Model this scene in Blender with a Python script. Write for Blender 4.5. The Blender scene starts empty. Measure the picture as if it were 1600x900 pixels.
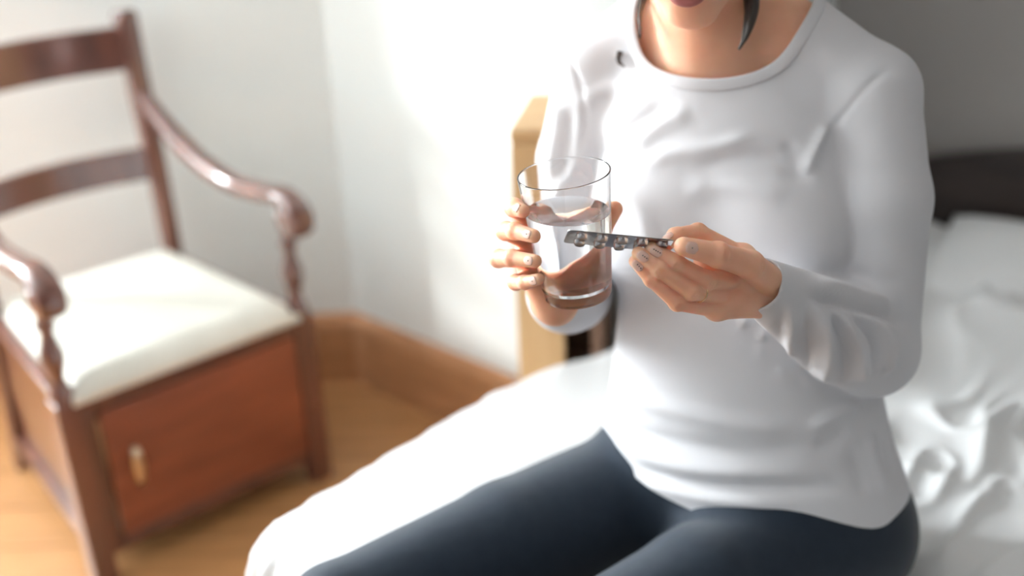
import bpy, bmesh, math, random
import numpy as np
from mathutils import Vector, Matrix

random.seed(4)
SC = bpy.context.scene
COL = SC.collection

# ------------------------------------------------------------------ camera
PITCH, ROLL = math.radians(25.0), math.radians(2.5)
cam_d = bpy.data.cameras.new('camera')
cam_d.sensor_width = 36.0
cam_d.lens = 40.0
cam_d.clip_start = 0.05
cam_d.dof.use_dof = True
cam_d.dof.focus_distance = 1.065
cam_d.dof.aperture_fstop = 1.7
cam = bpy.data.objects.new('camera', cam_d)
COL.objects.link(cam)
fwd = Vector((0, math.cos(PITCH), -math.sin(PITCH)))
up0 = Vector((0, math.sin(PITCH), math.cos(PITCH)))
up = up0 * math.cos(ROLL) + Vector((1, 0, 0)) * math.sin(ROLL)
rt = fwd.cross(up)
cam.matrix_world = Matrix(((rt.x, up.x, -fwd.x, 0.0), (rt.y, up.y, -fwd.y, 0.0), (rt.z, up.z, -fwd.z, 1.45), (0, 0, 0, 1)))
SC.camera = cam

# ------------------------------------------------------------------ world, daylight, exposure
w = bpy.data.worlds.new('world')
SC.world = w
w.use_nodes = True
w.node_tree.nodes['Background'].inputs[0].default_value = (0.91, 0.97, 1.0, 1)
w.node_tree.nodes['Background'].inputs[1].default_value = 57.0


def area_light(name, loc, direction, sx, sy, power, col):
    l = bpy.data.lights.new(name, 'AREA')
    l.shape = 'RECTANGLE'
    l.size, l.size_y, l.energy, l.color = sx, sy, power, col
    o = bpy.data.objects.new(name, l)
    COL.objects.link(o)
    o.location = loc
    o.rotation_euler = Vector(direction).to_track_quat('-Z', 'Y').to_euler()
    l.cycles.is_portal = True           # guides the sky light through the window opening
    return o


area_light('window_daylight', (-2.975, 2.74, 1.64), (0.0, -1, 0), 2.25, 1.68, 800, (0.91, 0.97, 1.0))
sun_d = bpy.data.lights.new('sun', 'SUN')        # low sun grazing in through the window behind the chair
sun_d.energy, sun_d.angle, sun_d.color = 13.0, math.radians(9), (0.96, 1.0, 1.0)
sun = bpy.data.objects.new('sun', sun_d)
COL.objects.link(sun)
sun.rotation_euler = Vector((0.95, -0.13, -0.27)).to_track_quat('-Z', 'Y').to_euler()

SC.view_settings.view_transform = 'Standard'
SC.view_settings.look = 'None'
SC.view_settings.gamma = 1.0
SC.view_settings.exposure = 0.18
try:
    SC.cycles.max_bounces = 24
    SC.cycles.transmission_bounces = 24
    SC.cycles.sample_clamp_indirect = 4.0
except Exception:
    pass


# ------------------------------------------------------------------ materials
def mat(name, col, rough=0.6, spec=0.5, metal=0.0, col2=None, scale=(8, 8, 8), detail=4.0, bump=0.0, bscale=60.0, sheen=0.0, sss=0.0,
        sss_r=(0.01, 0.004, 0.002), coat=0.0, trans=0.0, ior=1.45, ramp=(0.35, 0.65), bump_dist=0.002):
    m = bpy.data.materials.new(name)
    m.use_nodes = True
    nt = m.node_tree
    b = nt.nodes['Principled BSDF']
    I = b.inputs
    I['Base Color'].default_value = (*col, 1)
    I['Roughness'].default_value = rough
    I['Specular IOR Level'].default_value = spec
    I['Metallic'].default_value = metal
    I['IOR'].default_value = ior
    I['Transmission Weight'].default_value = trans
    I['Coat Weight'].default_value = coat
    I['Coat Roughness'].default_value = 0.12
    if sheen:
        I['Sheen Weight'].default_value = sheen
        I['Sheen Roughness'].default_value = 0.5
    if sss:
        I['Subsurface Weight'].default_value = sss
        I['Subsurface Radius'].default_value = (1, 0.4, 0.2)
        I['Subsurface Scale'].default_value = sss_r[0]
    tc = nt.nodes.new('ShaderNodeTexCoord')
    mp = nt.nodes.new('ShaderNodeMapping')
    mp.inputs['Scale'].default_value = scale
    nt.links.new(tc.outputs['Object'], mp.inputs[0])
    if col2 is not None:
        n = nt.nodes.new('ShaderNodeTexNoise')
        n.inputs['Scale'].default_value = 1.0
        n.inputs['Detail'].default_value = detail
        nt.links.new(mp.outputs[0], n.inputs['Vector'])
        r = nt.nodes.new('ShaderNodeValToRGB')
        r.color_ramp.elements[0].position, r.color_ramp.elements[1].position = ramp
        r.color_ramp.elements[0].color = (*col, 1)
        r.color_ramp.elements[1].color = (*col2, 1)
        nt.links.new(n.outputs[0], r.inputs[0])
        nt.links.new(r.outputs[0], I['Base Color'])
    if bump:
        n2 = nt.nodes.new('ShaderNodeTexNoise')
        n2.inputs['Scale'].default_value = bscale
        n2.inputs['Detail'].default_value = 3.0
        nt.links.new(tc.outputs['Object'], n2.inputs['Vector'])
        bp = nt.nodes.new('ShaderNodeBump')
        bp.inputs['Strength'].default_value = bump
        bp.inputs['Distance'].default_value = bump_dist
        nt.links.new(n2.outputs[0], bp.inputs['Height'])
        nt.links.new(bp.outputs[0], I['Normal'])
    return m


M = {}
M['plaster'] = mat('plaster', (0.84, 0.87, 0.86), 0.9, 0.2, col2=(0.81, 0.84, 0.83), scale=(3, 3, 3), bump=0.25, bscale=18)
M['ceiling'] = mat('ceiling_paint', (0.72, 0.72, 0.71), 0.9, 0.2)
M['greywall'] = mat('grey_wall_paint', (0.36, 0.335, 0.32), 0.9, 0.2, col2=(0.335, 0.312, 0.30), scale=(3, 3, 3), bump=0.2, bscale=18)
M['fillcutwall'] = mat('fill_cut_wall', (0.10, 0.095, 0.09), 0.9, 0.2, bump=0.2, bscale=18)  # made-up dark tone, cuts the fill light from the unseen front wall
M['floor'] = mat('oak_floor', (0.44, 0.22, 0.09), 0.4, 0.4, col2=(0.34, 0.165, 0.065), scale=(3, 40, 8))
M['skirt'] = mat('baseboard_wood', (0.42, 0.205, 0.095), 0.45, 0.4, col2=(0.33, 0.155, 0.07), scale=(6, 6, 40))
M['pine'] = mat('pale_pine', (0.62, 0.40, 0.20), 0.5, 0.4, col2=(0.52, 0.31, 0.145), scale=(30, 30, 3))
M['pine_shaded'] = mat('shaded_pine', (0.20, 0.115, 0.075), 0.6, 0.3, col2=(0.15, 0.085, 0.055), scale=(20, 20, 3))  # pine darkened in its colour to stand for shade in the stand
M['mahog'] = mat('mahogany', (0.145, 0.048, 0.030), 0.28, 0.5, col2=(0.080, 0.028, 0.019), scale=(18, 18, 2.5), coat=1.0)
M['mahogpanel'] = mat('mahogany_panel', (0.24, 0.066, 0.03), 0.36, 0.5, col2=(0.16, 0.042, 0.02), scale=(3, 20, 20), coat=0.2)
M['cream'] = mat('cream_upholstery', (0.80, 0.79, 0.72), 0.85, 0.2, col2=(0.74, 0.73, 0.66), scale=(10, 10, 10), bump=0.3, bscale=300)
M['brass'] = mat('aged_brass', (0.62, 0.50, 0.36), 0.32, 0.5, 1.0)
M['steel'] = mat('dull_steel', (0.55, 0.56, 0.60), 0.35, 0.5, 1.0)
M['bedwood'] = mat('dark_headboard', (0.045, 0.032, 0.028), 0.45, 0.4, col2=(0.03, 0.022, 0.02), scale=(4, 4, 40))
M['linen'] = mat('white_linen', (0.90, 0.91, 0.92), 0.9, 0.1, bump=0.12, bscale=500, bump_dist=0.001)
M['mattress'] = mat('mattress_ticking', (0.78, 0.78, 0.76), 0.9, 0.1, bump=0.2, bscale=200)
M['shirt'] = mat('white_jersey', (0.69, 0.69, 0.72), 0.92, 0.1, sheen=0.08, bump=0.10, bscale=900, bump_dist=0.001)
M['leggings'] = mat('navy_leggings', (0.010, 0.018, 0.031), 0.7, 0.20, col2=(0.0125, 0.0215, 0.035), scale=(60, 60, 60), sheen=0.2, bump=0.1, bscale=900, bump_dist=0.001)
M['skin'] = mat('skin', (0.86, 0.51, 0.35), 0.46, 0.4, col2=(0.81, 0.445, 0.30), scale=(30, 30, 30), sss=0.45, sss_r=(0.016,), bump=0.12, bscale=420, bump_dist=0.0008)
M['lips'] = mat('lips', (0.42, 0.15, 0.14), 0.4, 0.4, sss=0.2, sss_r=(0.006,))
M['nail'] = mat('nail', (0.82, 0.53, 0.45), 0.25, 0.5, sss=0.15, sss_r=(0.004,), coat=0.4)
M['polish'] = mat('dark_nail_dots', (0.03, 0.015, 0.02), 0.3, 0.5)
M['hair'] = mat('dark_hair', (0.045, 0.036, 0.032), 0.45, 0.5, col2=(0.075, 0.062, 0.055), scale=(120, 120, 6))
M['eye'] = mat('eye_white', (0.75, 0.74, 0.72), 0.2, 0.5)
M['iris'] = mat('iris_brown', (0.08, 0.04, 0.02), 0.15, 0.5)
M['gold'] = mat('gold', (0.85, 0.62, 0.38), 0.2, 0.5, 1.0)
M['glass'] = mat('clear_glass', (1, 1, 1), 0.0, 0.5, trans=1.0, ior=1.48)
M['water'] = mat('water', (0.97, 0.99, 1.0), 0.0, 0.5, trans=1.0, ior=1.333)
M['foil'] = mat('aluminium_foil', (0.78, 0.78, 0.80), 0.38, 0.5, 1.0, bump=0.3, bscale=160)
M['pvc'] = mat('clear_pvc', (0.96, 0.96, 0.97), 0.05, 0.5, trans=1.0, ior=1.5)
M['winwood'] = mat('white_window_paint', (0.8, 0.8, 0.78), 0.5, 0.4)


# ------------------------------------------------------------------ object helpers
def link(o, parent=None):
    COL.objects.link(o)
    if parent is not None:
        o.parent = parent
    return o


def tag(o, label=None, cat=None, kind=None, group=None):
    if label:
        o['label'] = label
    if cat:
        o['category'] = cat
    if kind:
        o['kind'] = kind
    if group:
        o['group'] = group
    return o


def empty(name, loc=(0, 0, 0), rz=0.0):
    o = bpy.data.objects.new(name, None)
    o.empty_display_size = 0.05
    o.location = loc
    o.rotation_euler = (0, 0, rz)
    return link(o)


def np_mesh(name, V, Fc, m, parent=None, smooth=True):
    V = np.asarray(V, np.float32)
    Fc = np.asarray(Fc, np.int32)
    me = bpy.data.meshes.new(name)
    k = Fc.shape[1]
    me.vertices.add(len(V))
    me.vertices.foreach_set('co', V.ravel())
    me.loops.add(Fc.size)
    me.loops.foreach_set('vertex_index', Fc.ravel())
    me.polygons.add(len(Fc))
    me.polygons.foreach_set('loop_start', np.arange(0, Fc.size, k, dtype=np.int32))
    me.polygons.foreach_set('loop_total', np.full(len(Fc), k, np.int32))
    me.polygons.foreach_set('use_smooth', np.full(len(Fc), smooth, bool))
    me.update(calc_edges=True)
    me.validate()
    if m is not None:
        me.materials.append(m)
    return link(bpy.data.objects.new(name, me), parent)


def bm_obj(name, bm, m, parent=None, smooth=False, bevel=0.0, seg=2, subsurf=0):
    bmesh.ops.recalc_face_normals(bm, faces=bm.faces[:])
    me = bpy.data.meshes.new(name)
    bm.to_mesh(me)
    bm.free()
    for p in me.polygons:
        p.use_smooth = smooth
    if m is not None:
        me.materials.append(m)
    o = link(bpy.data.objects.new(name, me), parent)
    if bevel:
        md = o.modifiers.new('bevel', 'BEVEL')
        md.width, md.segments, md.limit_method = bevel, seg, 'ANGLE'
        for p in me.polygons:
            p.use_smooth = True
        o.modifiers.new('wn', 'WEIGHTED_NORMAL')
    if subsurf:
        md = o.modifiers.new('sub', 'SUBSURF')
        md.levels = md.render_levels = subsurf
    return o


def add_box(bm, lo, hi, taper=None):
    (x0, y0, z0), (x1, y1, z1) = lo, hi
    c = [(x0, y0, z0), (x1, y0, z0), (x1, y1, z0), (x0, y1, z0), (x0, y0, z1), (x1, y0, z1), (x1, y1, z1), (x0, y1, z1)]
    v = [bm.verts.new(p) for p in c]
    for f in ((0, 3, 2, 1), (4, 5, 6, 7), (0, 1, 5, 4), (1, 2, 6, 5), (2, 3, 7, 6), (3, 0, 4, 7)):
        bm.faces.new([v[i] for i in f])
    return v


def box(name, lo, hi, m, parent=None, bevel=0.003):
    bm = bmesh.new()
    add_box(bm, lo, hi)
    return bm_obj(name, bm, m, parent, bevel=bevel)


def lathe(bm, prof, c=(0, 0), n=24):
    rings = []
    for r, z in prof:
        rings.append([bm.verts.new((c[0] + r * math.cos(2 * math.pi * i / n), c[1] + r * math.sin(2 * math.pi * i / n), z)) for i in range(n)])
    for a, b in zip(rings, rings[1:]):
        for i in range(n):
            bm.faces.new((a[i], a[(i + 1) % n], b[(i + 1) % n], b[i]))
    return rings


def catmull(pts, n=8):
    pts = [np.asarray(p, float) for p in pts]
    P = [2 * pts[0] - pts[1]] + pts + [2 * pts[-1] - pts[-2]]
    out = []
    for i in range(1, len(P) - 2):
        for k in range(n):
            t = k / n
            out.append(0.5 * ((2 * P[i]) + (-P[i - 1] + P[i + 1]) * t + (2 * P[i - 1] - 5 * P[i] + 4 * P[i + 1] - P[i + 2]) * t * t
                              + (-P[i - 1] + 3 * P[i] - 3 * P[i + 1] + P[i + 2]) * t ** 3))
    out.append(P[-2])
    return np.array(out)


def sweep(bm, path, wid, hgt, side=None, n=12, sq=2.0, cap=True, closed=False):
    """sweep a super-ellipse (half width wid[i] along the side vector, half height hgt[i]) along a path"""
    path = np.asarray(path, float)
    N = len(path)
    wid = np.broadcast_to(np.asarray(wid, float), (N,))
    hgt = np.broadcast_to(np.asarray(hgt, float), (N,))
    rings = []
    for i in range(N):
        if closed:
            t = path[(i + 1) % N] - path[i - 1]
        else:
            t = path[min(i + 1, N - 1)] - path[max(i - 1, 0)]
        t = t / (np.linalg.norm(t) + 1e-9)
        s0 = np.asarray(side[i] if isinstance(side, (list, np.ndarray)) and np.ndim(side) == 2 else (side if side is not None else (0, 0, 1)), float)
        s = s0 - t * (s0 @ t)
        s /= (np.linalg.norm(s) + 1e-9)
        u = np.cross(t, s)
        ring = []
        for k in range(n):
            a = 2 * math.pi * k / n
            ca, sa = math.cos(a), math.sin(a)
            ca = math.copysign(abs(ca) ** (2 / sq), ca)
            sa = math.copysign(abs(sa) ** (2 / sq), sa)
            ring.append(bm.verts.new(tuple(path[i] + s * wid[i] * ca + u * hgt[i] * sa)))
        rings.append(ring)
    M_ = N if closed else N - 1
    for i in range(M_):
        a, b = rings[i], rings[(i + 1) % N]
        for k in range(n):
            bm.faces.new((a[k], a[(k + 1) % n], b[(k + 1) % n], b[k]))
    if cap and not closed:
        bm.faces.new(rings[0][::-1])
        bm.faces.new(rings[-1])
    return rings


# ------------------------------------------------------------------ signed-distance modelling
class Grid:
    def __init__(s, lo, hi, h):
        s.lo, s.h = np.array(lo, np.float32), h
        n = np.ceil((np.array(hi) - np.array(lo)) / h).astype(int) + 1
        ax = [(s.lo[i] + h * np.arange(n[i])).astype(np.float32) for i in range(3)]
        s.X, s.Y, s.Z = ax[0][:, None, None], ax[1][None, :, None], ax[2][None, None, :]
        s.n = n


def cap(g, a, b, ra, rb):
    a, b = np.asarray(a, np.float32), np.asarray(b, np.float32)
    v = b - a
    L2 = float(v @ v) + 1e-12
    t = ((g.X - a[0]) * v[0] + (g.Y - a[1]) * v[1] + (g.Z - a[2]) * v[2]) / L2
    np.clip(t, 0, 1, out=t)
    d = (g.X - a[0] - t * v[0]) ** 2
    d = d + (g.Y - a[1] - t * v[1]) ** 2
    d += (g.Z - a[2] - t * v[2]) ** 2
    np.sqrt(d, out=d)
    d -= ra + (rb - ra) * t
    return d


def ell(g, c, rad, ax=None):
    c = np.asarray(c, np.float32)
    if ax is None:
        ax = np.eye(3)
    k0 = k1 = 0
    for i in range(3):
        a = np.asarray(ax[i], np.float32)
        q = (g.X - c[0]) * a[0] + (g.Y - c[1]) * a[1] + (g.Z - c[2]) * a[2]
        k0 = k0 + (q / rad[i]) ** 2
        k1 = k1 + (q / rad[i] ** 2) ** 2
    k0 = np.sqrt(k0)
    k1 = np.sqrt(k1) + 1e-6
    return k0 * (k0 - 1) / k1


def smin(a, b, k):
    h = np.clip(0.5 + 0.5 * (b - a) / k, 0, 1)
    return b + (a - b) * h - k * h * (1 - h)


def smax(a, b, k):
    return -smin(-a, -b, k)


def surface_nets(d, lo, h):
    s = d < 0
    nx, ny, nz = d.shape
    cnt = np.zeros((nx - 1, ny - 1, nz - 1), np.uint8)
    for i in (0, 1):
        for j in (0, 1):
            for k in (0, 1):
                cnt += s[i:nx - 1 + i, j:ny - 1 + j, k:nz - 1 + k]
    act = (cnt > 0) & (cnt < 8)
    idx = np.argwhere(act)
    ids = np.full(act.shape, -1, np.int32)
    ids[act] = np.arange(len(idx), dtype=np.int32)
    co = [(i, j, k) for i in (0, 1) for j in (0, 1) for k in (0, 1)]
    val = np.stack([d[idx[:, 0] + c[0], idx[:, 1] + c[1], idx[:, 2] + c[2]] for c in co], 1)
    sm = np.zeros((len(idx), 3))
    n = np.zeros(len(idx))
    for a in range(8):
        for b in range(a + 1, 8):
            df = [abs(co[a][q] - co[b][q]) for q in range(3)]
            if sum(df) != 1:
                continue
            va, vb = val[:, a], val[:, b]
            x = (va < 0) != (vb < 0)
            t = np.where(x, va / np.where(x, va - vb, 1), 0)
            p = np.array(co[a]) + t[:, None] * (np.array(co[b]) - np.array(co[a]))
            sm += np.where(x[:, None], p, 0)
            n += x
    V = (idx + sm / n[:, None]) * h + lo
    Q = []
    for ax in range(3):
        sl = [slice(1, -1)] * 3
        sl[ax] = slice(0, -1)
        s2 = [slice(1, -1)] * 3
        s2[ax] = slice(1, None)
        s0, s1 = s[tuple(sl)], s[tuple(s2)]
        e = np.argwhere(s0 != s1)
        if not len(e):
            continue
        fl = s0[e[:, 0], e[:, 1], e[:, 2]]
        base = e.copy()
        for q in range(3):
            if q != ax:
                base[:, q] += 1
        u, v = (ax + 1) % 3, (ax + 2) % 3

        def cell(du, dv):
            c = base.copy()
            c[:, u] -= du
            c[:, v] -= dv
            return ids[c[:, 0], c[:, 1], c[:, 2]]
        q = np.stack([cell(1, 1), cell(0, 1), cell(0, 0), cell(1, 0)], 1)
        q[~fl] = q[~fl][:, ::-1]
        Q.append(q)
    return V, np.concatenate(Q)


def relax(V, Q, it=2, lam=0.5):
    e = np.concatenate([Q[:, [i, (i + 1) % Q.shape[1]]] for i in range(Q.shape[1])])
    n = len(V)
    deg = np.bincount(e.ravel(), minlength=n).astype(float)
    for _ in range(it):
        for l in (lam, -lam * 1.03):
            s = np.stack([np.bincount(e[:, 0], V[e[:, 1], k], n) + np.bincount(e[:, 1], V[e[:, 0], k], n) for k in range(3)], 1)
            V = V + l * (s / np.maximum(deg, 1)[:, None] - V)
    return V


def normals(V, Q):
    a = V[Q[:, 2]] - V[Q[:, 0]]
    b = V[Q[:, 3 if Q.shape[1] == 4 else 1]] - V[Q[:, 1 if Q.shape[1] == 4 else 0]]
    f = np.cross(a, b) if Q.shape[1] == 4 else -np.cross(a, b)
    N = np.stack([sum(np.bincount(Q[:, i], f[:, k], len(V)) for i in range(Q.shape[1])) for k in range(3)], 1)
    return N / (np.linalg.norm(N, axis=1)[:, None] + 1e-12)


def seg_dist(V, pts):
    """distance of every vertex to a polyline and the arc parameter 0..1 of its nearest point"""
    pts = np.asarray(pts, float)
    L = np.concatenate([[0], np.cumsum(np.linalg.norm(np.diff(pts, axis=0), axis=1))])
    best = np.full(len(V), 1e9)
    par = np.zeros(len(V))
    for i in range(len(pts) - 1):
        v = pts[i + 1] - pts[i]
        t = np.clip(((V - pts[i]) @ v) / (v @ v + 1e-12), 0, 1)
        dd = np.linalg.norm(V - pts[i] - t[:, None] * v, axis=1)
        m = dd < best
        best[m] = dd[m]
        par[m] = (L[i] + t[m] * (L[i + 1] - L[i])) / L[-1]
    return best, par


def fold_field(V, folds):
    """sum of ridges (positive) and valleys (negative) along polylines: (points, half width, height)"""
    out = np.zeros(len(V))
    for pts, wd, amp in folds:
        c = catmull(pts, 5) if len(pts) > 2 else np.asarray(pts, float)
        lo, hi = c.min(0) - 3 * wd, c.max(0) + 3 * wd
        m = np.all((V > lo) & (V < hi), axis=1)
        if not m.any():
            continue
        d, t = seg_dist(V[m], c)
        end = np.clip(np.minimum(t, 1 - t) / 0.22, 0, 1)
        end = end * end * (3 - 2 * end)
        out[m] += amp * np.exp(-(d / wd) ** 2) * (0.15 + 0.85 * end)
    return out


def clip_mesh(V, T, g):
    """keep the part of a triangle mesh where g > 0, cutting triangles along g = 0; returns the new mesh and the cut edges"""
    V = [*map(tuple, V)]
    g = np.asarray(g)
    ins = g > 0
    k = ins[T].sum(1)
    keep = [*map(tuple, T[k == 3])]
    cache = {}
    cuts = []

    def cut(a, b):
        key = (a, b) if a < b else (b, a)
        if key not in cache:
            t = g[a] / (g[a] - g[b])
            pa, pb = V[a], V[b]
            cache[key] = len(V)
            V.append(tuple(pa[i] + t * (pb[i] - pa[i]) for i in range(3)))
        return cache[key]
    for tri in T[(k == 1) | (k == 2)]:
        a, b, c = (int(x) for x in tri)
        n = int(ins[a]) + int(ins[b]) + int(ins[c])
        while not ((n == 1 and ins[a]) or (n == 2 and not ins[a])):
            a, b, c = b, c, a
        p, q = cut(a, b), cut(a, c)
        if n == 1:
            keep.append((a, p, q))
            cuts.append((p, q))
        else:
            keep.append((p, b, c))
            keep.append((p, c, q))
            cuts.append((q, p))
    V = np.array(V)
    T = np.array(keep)
    used = np.unique(T)
    mp = np.full(len(V), -1)
    mp[used] = np.arange(len(used))
    return V[used], mp[T], [(mp[a], mp[b]) for a, b in cuts]


def loops_of(V, cuts):
    nx = {}
    for a, b in cuts:
        nx[a] = b
    seen, out = set(), []
    for s in list(nx):
        if s in seen:
            continue
        lp, c = [], s
        while c in nx and c not in seen:
            seen.add(c)
            lp.append(c)
            c = nx[c]
        if len(lp) > 8:
            out.append(V[lp])
    return out


def resample_loop(L, n, it=6):
    L = np.vstack([L, L[:1]])
    s = np.concatenate([[0], np.cumsum(np.linalg.norm(np.diff(L, axis=0), axis=1))])
    t = np.linspace(0, s[-1], n, endpoint=False)
    R = np.stack([np.interp(t, s, L[:, k]) for k in range(3)], 1)
    for _ in range(it):
        R = 0.5 * R + 0.25 * (np.roll(R, 1, 0) + np.roll(R, -1, 0))
    return R


def unit(v):
    v = np.asarray(v, float)
    return v / np.linalg.norm(v)


def quad2tri(Q):
    return np.concatenate([Q[:, [0, 1, 2]], Q[:, [0, 2, 3]]])


# ================================================================== THE ROOM
E1 = np.array([0.678, 0.735, 0.0])      # into the alcove
E2 = np.array([0.735, -0.678, 0.0])     # along the chimney breast, to the right
WB = 2.60                               # plane of the wall behind the chair
CEIL = 2.55


def wall_seg(name, a, b, h, m, t=0.12, side=1):
    """an upright wall slab from a to b (plan points), its thickness to the far side"""
    a, b = np.array(a, float), np.array(b, float)
    d = (b - a) / np.linalg.norm(b - a)
    n = np.array([-d[1], d[0]]) * t * side
    bm = bmesh.new()
    q = [a, b, b + n, a + n]
    lo = [bm.verts.new((p[0], p[1], -0.06)) for p in q]
    hi = [bm.verts.new((p[0], p[1], h + 0.03)) for p in q]
    bm.faces.new(lo)
    bm.faces.new(hi)
    for i in range(4):
        bm.faces.new((lo[i], lo[(i + 1) % 4], hi[(i + 1) % 4], hi[i]))
    return tag(bm_obj(name, bm, m), kind='structure')


pier0 = np.array([-0.40, WB])
pier1 = pier0 + 0.872 * E2[:2]
ret1 = pier1 + 0.75 * E1[:2]
alc1 = ret1 + 2.0 * E2[:2]
# wall behind the chair with the window opening (out of the frame on the left)
WX0, WX1, WZ0, WZ1 = -4.10, -1.85, 0.80, 2.48
bm = bmesh.new()
add_box(bm, (-4.2, WB, -0.06), (WX0, WB + 0.12, CEIL + 0.03))
add_box(bm, (WX1, WB, -0.06), (-0.40, WB + 0.12, CEIL + 0.03))
add_box(bm, (WX0, WB, -0.06), (WX1, WB + 0.12, WZ0))
add_box(bm, (WX0, WB, WZ1), (WX1, WB + 0.12, CEIL + 0.03))
tag(bm_obj('wall_back', bm, M['plaster']), kind='structure')
wall_seg('wall_pier', pier0, pier1, CEIL, M['plaster'])
wall_seg('wall_return', pier1, ret1, CEIL, M['plaster'])
wall_seg('wall_alcove', ret1, alc1, CEIL, M['greywall'])
wall_seg('wall_right', alc1, alc1 - np.array([0.0, 3.2]), CEIL, M['greywall'])
wall_seg('wall_front', (alc1[0] + 0.1, -1.2), (-4.3, -1.2), CEIL, M['fillcutwall'])  # unseen wall behind the camera, darkened to hold down front fill
wall_seg('wall_left', (-4.2, -1.2), (-4.2, WB + 0.12), CEIL, M['plaster'])
bm = bmesh.new()
add_box(bm, (-4.4, -1.35, CEIL), (2.6, 3.2, CEIL + 0.1))
tag(bm_obj('ceiling', bm, M['ceiling']), kind='structure')
# window frame in the opening
bm = bmesh.new()
for x0, x1 in ((WX0, WX0 + 0.05), (WX1 - 0.05, WX1), (-2.995, -2.955)):
    add_box(bm, (x0, WB + 0.03, WZ0), (x1, WB + 0.08, WZ1))
add_box(bm, (WX0, WB + 0.03, WZ0), (WX1, WB + 0.08, WZ0 + 0.05))
add_box(bm, (WX0, WB + 0.03, WZ1 - 0.05), (WX1, WB + 0.08, WZ1))
tag(bm_obj('window_1', bm, M['winwood']), kind='structure')
# floor: sub floor with single boards on it
bm = bmesh.new()
add_box(bm, (-4.4, -1.35, -0.08), (2.6, 3.2, -0.022))
floor = tag(bm_obj('floor', bm, M['bedwood']), kind='structure')
bw = 0.145
bmf = bmesh.new()
add_box(bmf, (-2.4, 0, -0.022), (1.6, bw - 0.003, 0.0))
board = bm_obj('floor_board', bmf, M['floor'], floor, bevel=0.0015, seg=1)
i = 0
yy = 0.2
first = True
while yy < 2.7:
    o = board if first else board.copy()
    if not first:
        link(o, floor)
    o.location = (random.uniform(-0.05, 0.05), yy, random.uniform(-0.0006, 0))
    first = False
    yy += bw


def skirting(name, a, b, h=0.19, t=0.022):
    a, b = np.array(a, float), np.array(b, float)
    d = (b - a) / np.linalg.norm(b - a)
    n = np.array([d[1], -d[0]])
    bm = bmesh.new()
    prof = [(0.0, 0.0), (t, 0.0), (t, h - 0.035), (t * 0.75, h - 0.018), (t * 0.45, h - 0.006), (0.0, h)]
    r = [[bm.verts.new((p[0] + n[0] * o, p[1] + n[1] * o, z)) for o, z in prof] for p in (a, b)]
    for k in range(len(prof)):
        j = (k + 1) % len(prof)
        bm.faces.new((r[0][k], r[0][j], r[1][j], r[1][k]))
    bm.faces.new(r[0])
    bm.faces.new(r[1])
    return tag(bm_obj(name, bm, M['skirt']), kind='structure')


skirting('baseboard_back', (-4.15, WB), (pier0[0], WB))
skirting('baseboard_pier', pier0, pier1)

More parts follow.
